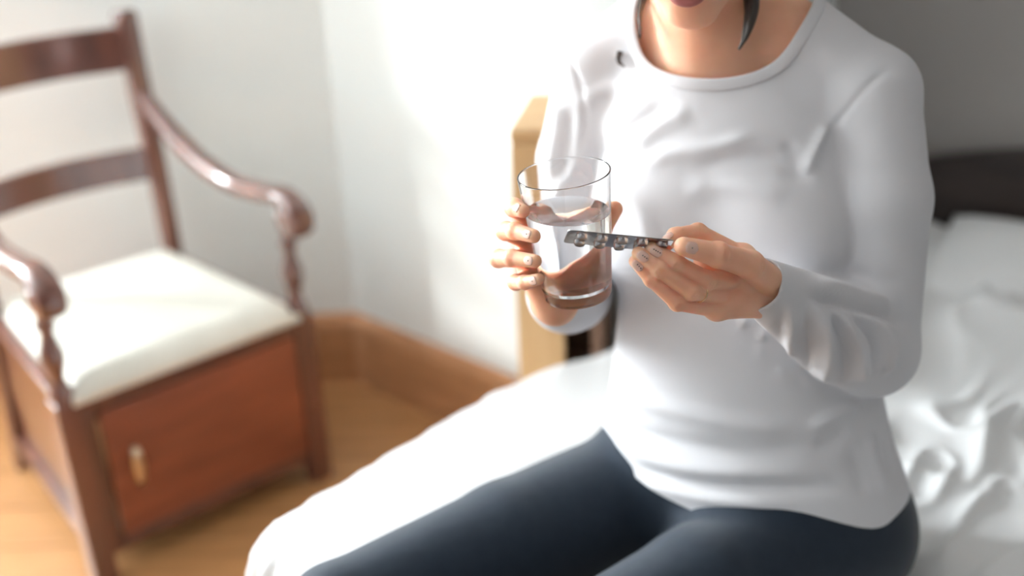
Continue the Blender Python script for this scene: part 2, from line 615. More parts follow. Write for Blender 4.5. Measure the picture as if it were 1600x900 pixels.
# ================================================================== CHAIR
CH = empty('commode_chair', (-0.6305, 1.972, 0), math.radians(40.9))
tag(CH, 'dark red-brown wooden commode armchair with pale cream seat and cupboard door in front', 'chair')
LEGX = 0.252
for sx in (-1, 1):
    x = sx * LEGX
    box('leg', (x - 0.023, -0.005, 0.0), (x + 0.023, 0.041, 0.415), M['mahog'], CH, 0.005)
    # turned arm support on top of the front leg
    bm = bmesh.new()
    prof = [(0.0, 0.415), (0.023, 0.415), (0.024, 0.425), (0.018, 0.44), (0.013, 0.462), (0.016, 0.475), (0.0215, 0.495), (0.022, 0.51), (0.016, 0.532),
            (0.0115, 0.552), (0.015, 0.562), (0.019, 0.568), (0.015, 0.575), (0.012, 0.59), (0.017, 0.61), (0.02, 0.64), (0.0, 0.655)]
    lathe(bm, prof, (x, 0.018), 20)
    bmesh.ops.remove_doubles(bm, verts=bm.verts[:], dist=1e-5)
    bm_obj('arm_support', bm, M['mahog'], CH, True)
    # rear post: splayed back leg and raked back in one piece
    xb = sx * 0.213
    path = catmull([(xb, 0.56, 0.0), (xb, 0.515, 0.22), (xb, 0.502, 0.43), (xb * 1.01, 0.512, 0.62), (xb * 1.02, 0.53, 0.80), (xb * 1.035, 0.548, 0.955)], 5)
    bm = bmesh.new()
    sweep(bm, path, np.interp(np.linspace(0, 1, len(path)), [0, 0.45, 1], [0.018, 0.019, 0.024]), 0.023, (1, 0, 0), 12, 5)
    sweep(bm, [(xb * 1.035, 0.546, 0.95), (xb * 1.035, 0.55, 0.965), (xb * 1.036, 0.552, 0.982)], [0.024, 0.029, 0.022], [0.022, 0.027, 0.02], (1, 0, 0), 16, 2.4)
    bm_obj('rear_post', bm, M['mahog'], CH, True, bevel=0.002)
    # scrolled arm
    arm = catmull([(xb * 1.02, 0.525, 0.80), (xb * 1.06, 0.46, 0.745), (xb * 1.11, 0.35, 0.685), (xb * 1.16, 0.22, 0.655), (x * 0.995, 0.10, 0.662), (x, 0.02, 0.672),
                   (x, -0.028, 0.662), (x, -0.047, 0.636), (x, -0.036, 0.612), (x, -0.012, 0.612)], 6)
    n = len(arm)
    wd = np.interp(np.linspace(0, 1, n), [0, 0.15, 0.5, 0.72, 0.85, 1], [0.016, 0.020, 0.024, 0.027, 0.026, 0.022])
    ht = np.interp(np.linspace(0, 1, n), [0, 0.4, 0.8, 1], [0.019, 0.019, 0.016, 0.011])
    bm = bmesh.new()
    sweep(bm, arm, wd, ht, (1, 0, 0), 14, 3.0)
    bm_obj('arm', bm, M['mahog'], CH, True)
    bm = bmesh.new()
    lathe(bm, [(0.0, -0.027), (0.02, -0.027), (0.022, -0.022), (0.022, 0.022), (0.02, 0.027), (0.0, 0.027)], n=20)
    bmesh.ops.rotate(bm, verts=bm.verts[:], matrix=Matrix.Rotation(math.pi / 2, 3, 'Y'))
    bmesh.ops.translate(bm, verts=bm.verts[:], vec=(x, -0.022, 0.633))
    bm_obj('arm_scroll', bm, M['mahog'], CH, True, bevel=0.002)
    # side panel and its rails
    bm = bmesh.new()
    sweep(bm, [(x, 0.04, 0.24), (xb, 0.49, 0.24)], 0.165, 0.006, (0, 0, 1), 4, 8)
    bm_obj('side_panel', bm, M['mahog'], CH)
    bm = bmesh.new()
    sweep(bm, [(x, 0.03, 0.398), (xb, 0.5, 0.398)], 0.02, 0.013, (0, 0, 1), 8, 8)
    bm_obj('seat_rail', bm, M['mahog'], CH, bevel=0.002)
    bm = bmesh.new()
    sweep(bm, [(x, 0.03, 0.085), (xb, 0.51, 0.085)], 0.016, 0.016, (0, 0, 1), 8, 8)
    bm_obj('side_rail', bm, M['mahog'], CH, bevel=0.002)
# front
box('seat_rail', (-0.23, 0.0, 0.375), (0.23, 0.035, 0.415), M['mahog'], CH, 0.004)
box('front_stile', (-0.23, 0.006, 0.055), (-0.205, 0.032, 0.375), M['mahog'], CH, 0.003)
box('bottom_rail', (-0.205, 0.006, 0.055), (0.23, 0.032, 0.085), M['mahog'], CH, 0.003)
door = box('door', (-0.200, 0.0, 0.088), (0.228, 0.022, 0.370), M['mahogpanel'], CH, 0.004)
bm = bmesh.new()
hp = catmull([(-0.150, -0.004, 0.275), (-0.150, -0.011, 0.262), (-0.150, -0.012, 0.235), (-0.150, -0.010, 0.205), (-0.150, -0.004, 0.195)], 5)
sweep(bm, hp, np.interp(np.linspace(0, 1, len(hp)), [0, .2, .5, .8, 1], [0.006, 0.009, 0.012, 0.009, 0.005]), 0.005, (1, 0, 0), 12)
bm_obj('door_handle', bm, M['brass'], door, True)
bm = bmesh.new()
sweep(bm, [(-0.213, 0.495, 0.24), (0.213, 0.495, 0.24)], 0.165, 0.006, (0, 0, 1), 4, 8)
bm_obj('back_panel', bm, M['mahog'], CH)
bm = bmesh.new()
sweep(bm, [(-0.213, 0.5, 0.398), (0.213, 0.5, 0.398)], 0.02, 0.014, (0, 0, 1), 8, 8)
bm_obj('seat_rail', bm, M['mahog'], CH, bevel=0.002)
# upholstered seat: a trapezoid cushion
bm = bmesh.new()
sec = []
NX, NY = 20, 20
for iy in range(NY + 1):
    v = iy / NY
    row = []
    for ix in range(NX + 1):
        u = ix / NX * 2 - 1
        hw = 0.243 + (0.198 - 0.243) * v
        y = -0.008 + 0.495 * v
        e = max(abs(u), abs(2 * v - 1))
        z = 0.420 + 0.030 * (1 - max(0.0, (e - 0.86) / 0.14) ** 2.4) ** 0.5 + 0.010 * (1 - u * u) * (1 - (2 * v - 1) ** 2)
        row.append(bm.verts.new((u * hw, y, z)))
    sec.append(row)
for iy in range(NY):
    for ix in range(NX):
        bm.faces.new((sec[iy][ix], sec[iy][ix + 1], sec[iy + 1][ix + 1], sec[iy + 1][ix]))
edge = [sec[0][i] for i in range(NX)] + [sec[i][NX] for i in range(NY)] + [sec[NY][i] for i in range(NX, 0, -1)] + [sec[i][0] for i in range(NY, 0, -1)]
low = [bm.verts.new((v.co.x, v.co.y, 0.405)) for v in edge]
for i in range(len(edge)):
    j = (i + 1) % len(edge)
    bm.faces.new((edge[j], edge[i], low[i], low[j]))
bm.faces.new(low)
bm_obj('seat_cushion', bm, M['cream'], CH, True)


def back_rail(name, z0, z1, yb, arch, bow):
    bm = bmesh.new()
    rows = []
    for i in range(25):
        u = i / 24 * 2 - 1
        y = yb + bow * (1 - u * u)
        za = arch * (1 - u * u)
        t = 0.010
        rows.append([bm.verts.new((u * 0.212, y + dy, z + za)) for dy, z in ((-t, z0), (t, z0), (t + 0.004, z1), (-t + 0.004, z1))])
    for a, b in zip(rows, rows[1:]):
        for k in range(4):
            bm.faces.new((a[k], a[(k + 1) % 4], b[(k + 1) % 4], b[k]))
    bm.faces.new(rows[0])
    bm.faces.new(rows[-1])
    return bm_obj(name, bm, M['mahog'], CH, bevel=0.003)


back_rail('crest_rail', 0.855, 0.950, 0.535, 0.0, 0.045)
back_rail('back_rail', 0.605, 0.680, 0.510, 0.0, 0.045)

# ================================================================== BEDSIDE STAND
a11 = math.radians(-11.0)
ST = empty('bedside_stand', (0.009, 1.85, 0), a11)
tag(ST, 'narrow pale pine bedside stand between the bed and the white wall', 'stand')
SW, SD, SH = 0.155, 0.225, 0.882
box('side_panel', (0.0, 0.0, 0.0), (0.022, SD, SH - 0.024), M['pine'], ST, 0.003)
box('side_panel', (SW - 0.022, 0.0, 0.0), (SW, SD, SH - 0.024), M['pine_shaded'], ST, 0.003)  # shade put into the panel's colour
box('top_board', (-0.002, -0.004, SH - 0.024), (SW + 0.002, SD, SH), M['pine'], ST, 0.003)
box('front_stile', (0.0, -0.012, 0.0), (0.085, 0.0, SH - 0.024), M['pine'], ST, 0.003)
box('back_panel', (0.022, SD - 0.012, 0.03), (SW - 0.022, SD, SH - 0.024), M['pine_shaded'], ST, 0.0)
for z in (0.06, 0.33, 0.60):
    box('shelf', (0.022, 0.004, z), (SW - 0.022, SD - 0.012, z + 0.018), M['pine_shaded'], ST, 0.001)

# ================================================================== BED
QF, PL, PR, QH, ZT = 0.680, -1.180, 0.26, 2.33, 0.50


def pq(p, q, z):
    return (E1[0] * q + E2[0] * p, E1[1] * q + E2[1] * p, z)


BYAW = math.atan2(E2[1], E2[0])
bo = pq(PL, QF, 0)
BED = empty('bed', bo, BYAW)
tag(BED, 'low bed with dark wooden headboard under a rumpled white duvet', 'bed')
BW, BL = PR - PL, QH - QF
box('mattress', (0.09, 0.05, 0.24), (BW - 0.04, BL, 0.445), M['mattress'], BED, 0.04)
for x in (0.10, BW - 0.11):
    for y in (0.06, BL - 0.1):
        box('leg', (x, y, 0.0), (x + 0.06, y + 0.06, 0.14), M['bedwood'], BED, 0.004)
for lo, hi in (((0.09, 0.04, 0.14), (0.115, BL, 0.24)), ((BW - 0.065, 0.04, 0.14), (BW - 0.04, BL, 0.24))):
    box('side_rail', lo, hi, M['bedwood'], BED, 0.004)
box('foot_rail', (0.115, 0.04, 0.14), (BW - 0.065, 0.065, 0.24), M['bedwood'], BED, 0.004)
bm = bmesh.new()
lo_, hi_ = [], []
rows = []
for i in range(33):
    u = i / 32
    x = 0.08 + (BW - 0.08) * u
    zt = 0.545 + 0.165 * math.sin(math.pi * u) ** 0.8
    rows.append([bm.verts.new(c) for c in ((x, BL, 0.12), (x, BL + 0.04, 0.12), (x, BL + 0.04, zt), (x, BL, zt))])
for a, b in zip(rows, rows[1:]):
    for k in range(4):
        bm.faces.new((a[k], a[(k + 1) % 4], b[(k + 1) % 4], b[k]))
bm.faces.new(rows[0])
bm.faces.new(rows[-1])
HB = bm_obj('headboard', bm, M['bedwood'], BED, bevel=0.006)

# ================================================================== BODY FRAMES
RS, LS = np.array((0.1149,1.3448,1.1040)), np.array((0.4007,1.2049,1.0999))
RE, LE = np.array((0.0740,1.2839,0.8433)), np.array((0.3982,1.1191,0.8330))
RWr, LWr = np.array((0.0440,1.0816,0.9301)), np.array((0.2620,1.0115,0.9573))
RH, LH = np.array((0.1818,1.2425,0.5888)), np.array((0.3841,1.1303,0.5850))
RK, LK = np.array((-0.2118,1.0050,0.5646)), np.array((0.0159,0.9021,0.5925))
for k in (RH, LH):
    k[2] = 0.575
for k in (RK, LK):
    k[2] = 0.585
YU = math.atan2(-0.90, -0.43)           # where the chest faces
YL = math.atan2(-0.84, -0.54)           # where the pelvis faces
#           z     cx     cy     a      bf     bb    facing (0 pelvis .. 1 chest)
RINGS = np.array([
    (0.455, 0.292, 1.205, 0.150, 0.080, 0.115, 0.0),
    (0.520, 0.288, 1.200, 0.178, 0.120, 0.135, 0.0),
    (0.600, 0.284, 1.196, 0.182, 0.128, 0.135, 0.05),
    (0.680, 0.282, 1.200, 0.178, 0.128, 0.120, 0.2),
    (0.760, 0.278, 1.210, 0.162, 0.118, 0.108, 0.4),
    (0.840, 0.268, 1.220, 0.142, 0.108, 0.102, 0.65),
    (0.920, 0.262, 1.232, 0.142, 0.106, 0.104, 0.85),
    (1.000, 0.258, 1.245, 0.150, 0.104, 0.104, 1.0),
    (1.060, 0.255, 1.255, 0.152, 0.092, 0.098, 1.0),
    (1.110, 0.253, 1.262, 0.128, 0.068, 0.080, 1.0),
    (1.150, 0.250, 1.272, 0.080, 0.050, 0.062, 1.0)])


def torso(g, grow=0.0):
    z = np.clip(g.Z, RINGS[0, 0], RINGS[-1, 0])
    zz = np.linspace(RINGS[0, 0], RINGS[-1, 0], 200)
    tab = [np.interp(zz, RINGS[:, 0], RINGS[:, k]) for k in range(1, 7)]
    ker = np.exp(-np.linspace(-2, 2, 25) ** 2)
    ker /= ker.sum()
    tab = [np.convolve(np.pad(t, 12, mode='edge'), ker, 'valid') for t in tab]
    cx, cy, a, bf, bb, tw = [np.interp(z, zz, t).astype(np.float32) for t in tab]
    a, bf, bb = a + grow, bf + grow, bb + grow
    yaw = YL + (YU - YL) * tw
    fx, fy = np.cos(yaw), np.sin(yaw)
    dx, dy = g.X - cx, g.Y - cy
    xf = dx * fx + dy * fy
    xl = -dx * fy + dy * fx
    b = np.where(xf > 0, bf, bb)
    k0 = np.sqrt((xl / a) ** 2 + (xf / b) ** 2)
    k1 = np.sqrt((xl / a ** 2) ** 2 + (xf / b ** 2) ** 2) + 1e-5
    d = k0 * (k0 - 1) / k1
    return smax(d, np.abs(g.Z - z) - grow - 0.001 + 0 * d, 0.02)


FU = np.array([math.cos(YU), math.sin(YU), 0.0])
LU = np.array([-FU[1], FU[0], 0.0])
NECK0 = np.array([0.248, 1.285, 1.11])


def chest_pt(z, l, f):
    c = [np.interp(z, RINGS[:, 0], RINGS[:, k]) for k in (1, 2)]
    return np.array([c[0], c[1], z]) + LU * l + FU * f


def upper(g, grow=0.0, soft=0.0):
    """torso, bust, shoulders"""
    d = torso(g, grow)
    for s in (-1, 1):
        d = smin(d, ell(g, chest_pt(0.950, 0.072 * s, 0.052), (0.066 + grow, 0.058 + grow, 0.066 + grow), (LU, FU, (0, 0, 1))), 0.045 + soft)
    for S_ in (RS, LS):
        u_ = S_ - NECK0
        u_ = u_ / np.linalg.norm(u_)
        d = smin(d, cap(g, NECK0 + u_ * 0.035 + np.array([0, 0, 0.092]), S_ + np.array([0, 0, 0.008]), 0.036 + grow, 0.038 + grow), 0.035)
    return d


def arm_sdf(g, S_, E_, W_, grow, r=(0.044, 0.047, 0.041, 0.039, 0.026)):
    m = S_ * 0.6 + E_ * 0.4
    m = m + (m - chest_pt(m[2], 0, 0)) * np.array([1, 1, 0]) * 0.04
    d = cap(g, S_, m, r[0] + grow, r[1] + grow)
    d = smin(d, cap(g, m, E_, r[1] + grow, r[2] + grow), 0.01)
    f = E_ * 0.7 + W_ * 0.3
    d2 = smin(cap(g, E_, f, r[2] + grow, r[3] + grow), cap(g, f, W_, r[3] + grow, r[4] + grow), 0.01)
    return smin(d, d2, 0.012)


# ------------------------------------------------------------------ duvet (soft cover: rounded edges, hanging sides, folds)
rngd = np.random.default_rng(7)


def vnoise(x, y, seed):
    r = np.random.default_rng(seed)
    T = r.random((64, 64))
    xi, yi = np.floor(x).astype(int), np.floor(y).astype(int)
    fx, fy = x - xi, y - yi
    fx, fy = fx * fx * (3 - 2 * fx), fy * fy * (3 - 2 * fy)
    g = lambda i, j: T[i % 64, j % 64]
    return (g(xi, yi) * (1 - fx) + g(xi + 1, yi) * fx) * (1 - fy) + (g(xi, yi + 1) * (1 - fx) + g(xi + 1, yi + 1) * fx) * fy - 0.5


def build_duvet():
    R, hang = 0.075, 0.30
    na, nb = 330, 380
    ps = np.linspace(PL - hang, PR + hang, na)
    qs = np.linspace(QF - hang, QH - 0.02, nb)
    Pg, Qg = np.meshgrid(ps, qs, indexing='ij')
    pi, qi = np.clip(Pg, PL + R, PR - R), np.clip(Qg, QF + R, QH)
    dx, dy = Pg - pi, Qg - qi
    e = np.hypot(dx, dy)
    ux, uy = np.where(e > 1e-6, dx / np.maximum(e, 1e-6), 0), np.where(e > 1e-6, dy / np.maximum(e, 1e-6), 0)
    arc = R * math.pi / 2
    th = np.clip(e / R, 0, math.pi / 2)
    hor = R * np.sin(th)
    drop = R * (1 - np.cos(th)) + np.maximum(e - arc, 0)
    # hanging folds
    per = Pg * uy * 1.0 - Qg * ux * 1.0 + np.arctan2(uy, ux) * 0.10
    k = np.clip((e - 0.03) / 0.2, 0, 1)
    hor = hor + k * (0.018 * np.sin(per * 46 + 2.0 * vnoise(per * 5, per * 0, 3)) + 0.012 * np.sin(per * 83 + 1.3)) + 0.02 * k
    p, q = pi + ux * hor, qi + uy * hor
    z = ZT - drop
    top = np.clip(1 - e / (R * 1.3), 0, 1)
    # puffy body and soft wrinkles
    x0, y0 = Pg * 3.1, Qg * 3.1
    wx, wy = vnoise(x0, y0, 11), vnoise(x0, y0, 12)
    z += top * (0.030 * vnoise(Pg * 4 + 9, Qg * 4 + 3, 21))
    rid = 1 - np.abs(2 * vnoise(Pg * 6.5 + wx * 2.2 + 4, Qg * 4.6 + wy * 2.2 + 8, 31))
    rid2 = 1 - np.abs(2 * vnoise(Pg * 15 + wx * 4 + 14, Qg * 11 + wy * 4 + 2, 32))
    amp = np.clip((Pg + 1.02) / 0.35, 0.12, 1.0)
    z += (0.15 + 0.85 * top) * amp * (0.028 * (rid ** 3 - 0.4) + 0.013 * (rid2 ** 4 - 0.3))
    z += top * 0.004 * np.sin(Qg * 44 + 3 * vnoise(Qg * 6, Qg * 0 + 2, 5)) * np.exp(-((Pg - PL - 0.04) / 0.05) ** 2)
    p = p + 0.095 * 0.5 * (1 + np.tanh((q - 1.36) / 0.09)) * np.clip((PL + 0.16 - p) / 0.16, 0, 1)     # pressed in by the stand and the wall
    V = np.stack([E1[0] * q + E2[0] * p, E1[1] * q + E2[1] * p, z], -1).reshape(-1, 3)
    # sunk where she sits: kept under thighs and seat
    for a, b, r in ((RH, RK, 0.085), (LH, LK, 0.085), (RH, LH, 0.11)):
        a2, b2 = a.copy(), b.copy()
        v = b2[:2] - a2[:2]
        t = np.clip(((V[:, :2] - a2[:2]) @ v) / (v @ v), 0, 1)
        dd = np.linalg.norm(V[:, :2] - a2[:2] - t[:, None] * v, axis=1)
        body_z = a2[2] + (b2[2] - a2[2]) * t - r * 0.98 - 0.012 + 0.9 * np.maximum(dd - r * 0.35, 0) ** 1.25
        V[:, 2] = np.minimum(V[:, 2], body_z)
    ii = np.arange(na * nb).reshape(na, nb)
    Q = np.stack([ii[:-1, :-1], ii[1:, :-1], ii[1:, 1:], ii[:-1, 1:]], -1).reshape(-1, 4)
    V = relax(V, Q, 3, 0.5)
    return V, Q


V, Q = build_duvet()
DV = np_mesh('duvet', V, Q, M['linen'])
tag(DV, 'rumpled white duvet draped over the bed and its edge', 'duvet')
md = DV.modifiers.new('thick', 'SOLIDIFY')
md.thickness, md.offset = 0.012, -1

# pillow against the headboard
bm = bmesh.new()
n1, n2 = 40, 28
rows = {}
for s in (1, -1):
    for i in range(n1 + 1):
        for j in range(n2 + 1):
            u, v = i / n1 * 2 - 1, j / n2 * 2 - 1
            hgt = 0.085 * ((1 - u ** 4) * (1 - v ** 4)) ** 0.55
            pinch = 1 - 0.07 * (1 - abs(u) ** 2) * abs(v) ** 3 - 0.05 * (1 - abs(v) ** 2) * abs(u) ** 3
            wob = 0.010 * float(vnoise(np.array(u * 2.3 + 5), np.array(v * 2.3 + s), 41))
            rows[s, i, j] = bm.verts.new((u * 0.33 * pinch, v * 0.22 * pinch, s * hgt + wob * (1 - abs(u)) * (1 - abs(v)) * s * 2))
    for i in range(n1):
        for j in range(n2):
            bm.faces.new((rows[s, i, j], rows[s, i + 1, j], rows[s, i + 1, j + 1], rows[s, i, j + 1]))
bmesh.ops.remove_doubles(bm, verts=bm.verts[:], dist=0.0005)
PIL = bm_obj('pillow', bm, M['linen'], None, True)
PIL.location = pq(-0.50, 2.10, 0.455)
PIL.rotation_euler = (math.radians(18), 0, BYAW)
tag(PIL, 'white pillow leaning against the dark headboard', 'pillow')

# ================================================================== PERSON
PERSON = empty('person', (0.285, 1.2, 0.46))
tag(PERSON, 'woman in white long-sleeved top and navy leggings sitting on the bed', 'person')
bpy.context.view_layer.update()
POFF = np.array([0.285, 1.2, 0.46])


def person_part(name, V, Fc, m, parent=None):
    o = np_mesh(name, np.asarray(V) - POFF, Fc, m, parent or PERSON)
    return o


def local(pts):
    return [tuple(np.asarray(p, float) - POFF) for p in pts]


# ------------------------------------------------------------------ hands
#   left hand: holds the blister pack
LHAND = dict(
    creases=True,
    pad=[(0.2232,0.9854,0.9959), (0.1811,0.9750,1.0138)],
    wrist=(0.2664,1.0109,0.9560),
    index=[(0.2228,1.0008,1.0052), (0.1779,0.9958,1.0347), (0.1543,0.9764,1.0405), (0.1440,0.9625,1.0391)],
    middle=[(0.2195,0.9864,0.9862), (0.1800,0.9531,1.0047), (0.1500,0.9458,1.0268), (0.1281,0.9488,1.0405)],
    ring=[(0.2106,0.9764,0.9765), (0.1644,0.9437,0.9988), (0.1342,0.9409,1.0234), (0.1160,0.9446,1.0385)],
    little=[(0.1933,0.9670,0.9683), (0.1516,0.9431,0.9879), (0.1275,0.9416,1.0132), (0.1126,0.9454,1.0307)],
    thumb=[(0.2559,0.9973,0.9740), (0.2229,0.9675,1.0119), (0.1884,0.9464,1.0330), (0.1552,0.9373,1.0466)])
#   right hand: wraps the glass
RHAND = dict(
    wrist=(0.0450,1.0754,0.9286),
    index=[(0.0287,1.0709,1.0208), (0.0053,1.0457,1.0495), (0.0070,1.0220,1.0579), (0.0135,1.0075,1.0599)],
    middle=[(0.0189,1.0640,1.0059), (-0.0038,1.0314,1.0307), (0.0054,1.0090,1.0394), (0.0225,0.9881,1.0419)],
    ring=[(0.0169,1.0591,0.9883), (-0.0118,1.0184,1.0074), (0.0013,0.9955,1.0174), (0.0227,0.9764,1.0214)],
    little=[(0.0214,1.0559,0.9696), (0.0040,1.0128,0.9837), (0.0125,0.9918,0.9930), (0.0257,0.9765,1.0028)],
    thumb=[(0.0575,1.0774,0.9448), (0.0752,1.0761,0.9774), (0.0922,1.0704,1.0124), (0.1059,1.0646,1.0356)])
FR = dict(index=(0.0102, 0.0088, 0.0079, 0.0067), middle=(0.0102, 0.0087, 0.0079, 0.0067), ring=(0.0099, 0.0084, 0.0076, 0.0064),
          little=(0.0089, 0.0074, 0.0066, 0.0056), thumb=(0.0165, 0.0130, 0.0114, 0.0086))


def hand_sdf(g, H, wr_dir):
    W_ = np.array(H['wrist'])
    palm = cap(g, W_ + wr_dir * 0.10, W_, 0.025, 0.0235)
    for f in ('index', 'middle', 'ring', 'little'):
        b = np.array(H[f][0])
        palm = smin(palm, cap(g, W_ + (b - W_) * 0.12, b, 0.0175, 0.0112), 0.012)
    for a, b in (('index', 'middle'), ('middle', 'ring'), ('ring', 'little')):
        palm = smin(palm, cap(g, np.array(H[a][0]), np.array(H[b][0]), 0.010, 0.010), 0.008)
    T_ = H['thumb']
    if 'pad' in H:                                   # flesh between thumb and forefinger
        palm = smin(palm, cap(g, H['pad'][0], H['pad'][1], 0.0125, 0.0100), 0.010)
        palm = smin(palm, cap(g, T_[1], H['index'][0], 0.0115, 0.0105), 0.010)
    palm = smin(palm, cap(g, W_, T_[0], 0.019, FR['thumb'][0]), 0.010)
    d = palm
    for f in ('index', 'middle', 'ring', 'little', 'thumb'):
        r = FR[f]
        p = [np.array(x) for x in H[f]]
        fd = None
        for k in range(3):
            c = cap(g, p[k], p[k + 1], r[k], r[k + 1])
            fd = c if fd is None else smin(fd, c, 0.002)
            if k:                                    # knuckle
                fd = smin(fd, cap(g, p[k], p[k] + 1e-4, r[k] * 1.06, r[k] * 1.06), 0.003)
        bend = unit(p[1] + p[2] - p[0] - p[3] + 1e-6)
        dors = unit(bend + unit(np.array([0.0, -0.83, 0.30])) * (0.9 if f != 'thumb' else 1.6))
        for k in (1, 2) if 'creases' in H else ():   # creases over the two finger joints
            ax_ = unit(p[k + 1] - p[k - 1])
            dd_ = unit(dors - ax_ * (dors @ ax_))
            sd_ = np.cross(ax_, dd_)
            for o_ in (-0.0026, -0.0009, 0.0009, 0.0026):
                c_ = p[k] + ax_ * o_ + dd_ * r[k] * 1.085
                fd = smax(fd, -cap(g, c_ - sd_ * r[k] * 0.55 - dd_ * r[k] * 0.035, c_ + sd_ * r[k] * 0.55 - dd_ * r[k] * 0.035, 0.0006, 0.0006), 0.0010)
        # blend only into the palm, so that the fingers stay apart
        near = np.sqrt((g.X - p[0][0]) ** 2 + (g.Y - p[0][1]) ** 2 + (g.Z - p[0][2]) ** 2)
        kk = np.clip(1 - near / 0.028, 0, 1) * 0.009 + 0.0005
        H.setdefault('_f', []).append((fd, kk))
    hard = palm
    for fd, kk in H.pop('_f'):
        h_ = np.clip(0.5 + 0.5 * (fd - palm) / kk, 0, 1)
        bl = fd + (palm - fd) * h_ - kk * h_ * (1 - h_)
        hard = np.minimum(hard, bl)
    return hard


def hand_mesh(H, W_, E_, h=0.00105):
    pts = np.array([H['wrist']] + list(H.get('pad', [])) + [p for f in FR for p in H[f]])
    dr = (E_ - np.array(H['wrist']))
    dr /= np.linalg.norm(dr)
    lo, hi = pts.min(0) - 0.03, pts.max(0) + 0.03
    g = Grid(lo, hi, h)
    d = hand_sdf(g, H, dr)
    V, Q = surface_nets(d, g.lo, h)
    V = relax(V, Q, 2, 0.5)
    return V, Q


hv = [hand_mesh(RHAND, RWr, RE), hand_mesh(LHAND, LWr, LE)]

# ------------------------------------------------------------------ head
CHIN = np.array((0.1969,1.1845,1.1863))
yaw, tilt = math.atan2(-0.95, -0.30), math.radians(24)
f0 = np.array([math.cos(yaw), math.sin(yaw), 0])
HN = f0 * math.cos(tilt) - np.array([0, 0, 1]) * math.sin(tilt)     # nose direction
HU = f0 * math.sin(tilt) + np.array([0, 0, 1]) * math.cos(tilt)     # crown direction
HL = np.cross(HU, HN)                                               # her left
HC = CHIN + HU * 0.118 - HN * 0.074
HAX = (HL, HU, HN)


def hp(l, u, n):
    return HC + HL * l + HU * u + HN * n


def head_sdf(g):
    d = ell(g, hp(0, 0.035, -0.018), (0.074, 0.088, 0.096), HAX)
    d = smin(d, ell(g, hp(0, -0.035, 0.022), (0.058, 0.080, 0.062), HAX), 0.03)
    for s in (-1, 1):
        d = smin(d, cap(g, hp(0.050 * s, -0.055, 0.000), hp(0.012 * s, -0.103, 0.060), 0.016, 0.013), 0.025)     # jaw
        d = smin(d, ell(g, hp(0.036 * s, -0.020, 0.062), (0.020, 0.018, 0.014), HAX), 0.02)                      # cheek
        d = smax(d, -ell(g, hp(0.032 * s, 0.004, 0.094), (0.017, 0.011, 0.016), HAX), 0.012)                     # eye socket
        d = smin(d, cap(g, hp(0.014 * s, 0.026, 0.083), hp(0.046 * s, 0.024, 0.066), 0.006, 0.005), 0.012)       # brow
        d = smin(d, ell(g, hp(0.032 * s, 0.003, 0.074), (0.0135, 0.0125, 0.0125), HAX), 0.004)                   # eyeball with lid
        ear = ell(g, hp(0.076 * s, -0.005, -0.012), (0.010, 0.030, 0.018), HAX)
        ear = smax(ear, -ell(g, hp(0.085 * s, -0.002, -0.010), (0.007, 0.018, 0.010), HAX), 0.004)
        d = smin(d, ear, 0.006)
        d = smin(d, ell(g, hp(0.010 * s, -0.036, 0.090), (0.008, 0.007, 0.009), HAX), 0.006)                     # nostril wing
    d = smin(d, cap(g, hp(0, 0.012, 0.082), hp(0, -0.030, 0.102), 0.007, 0.0095), 0.010)                          # nose
    d = smin(d, ell(g, hp(0, -0.104, 0.064), (0.020, 0.014, 0.014), HAX), 0.018)                                  # chin
    d = smin(d, ell(g, hp(0, -0.066, 0.076), (0.024, 0.013, 0.012), HAX), 0.012)                                  # mouth mound
    d = smax(d, -cap(g, hp(-0.02, -0.0685, 0.089), hp(0.02, -0.0685, 0.089), 0.0022, 0.0022), 0.003)              # mouth line
    d = smax(d, -cap(g, hp(-0.010, -0.088, 0.0845), hp(0.010, -0.088, 0.0845), 0.004, 0.004), 0.010)              # hollow under the lip
    return d


def neck_sdf(g):
    d = cap(g, NECK0 + np.array([0, 0.012, -0.03]), hp(0, -0.035, -0.035), 0.056, 0.052)
    d = smin(d, cap(g, NECK0 + FU * 0.02 + np.array([0, 0, -0.04]), hp(0, -0.070, -0.022), 0.042, 0.030), 0.03)
    for s in (-1, 1):   # the two neck cords
        d = smin(d, cap(g, hp(0.055 * s, -0.045, -0.03), NECK0 + LU * 0.014 * s + FU * 0.036 + np.array([0, 0, -0.016]), 0.013, 0.008), 0.022)
        d = smin(d, cap(g, NECK0 + LU * 0.018 * s + FU * 0.034 + np.array([0, 0, -0.014]), NECK0 + LU * 0.12 * s + FU * 0.012 + np.array([0, 0, 0.030]), 0.008, 0.008), 0.03)
    return d


g = Grid((0.02, 1.02, 0.98), (0.46, 1.46, 1.44), 0.0042)
d = smin(smin(upper(g, -0.004), neck_sdf(g), 0.028), head_sdf(g), 0.014)
Vh, Qh = surface_nets(d, g.lo, g.h)
Vh = relax(Vh, Qh, 2, 0.5)
keep = np.all(Vh[Qh].mean(1)[:, [2]] > 1.0, axis=1)
Qh = Qh[keep]

# trunk, arms, legs and feet under the clothes
RA, LA = np.array([RK[0] + 0.01, RK[1] + 0.03, 0.09]), np.array([LK[0] + 0.01, LK[1] + 0.02, 0.09])
foot_f = np.array([-0.84, -0.54, 0.0])


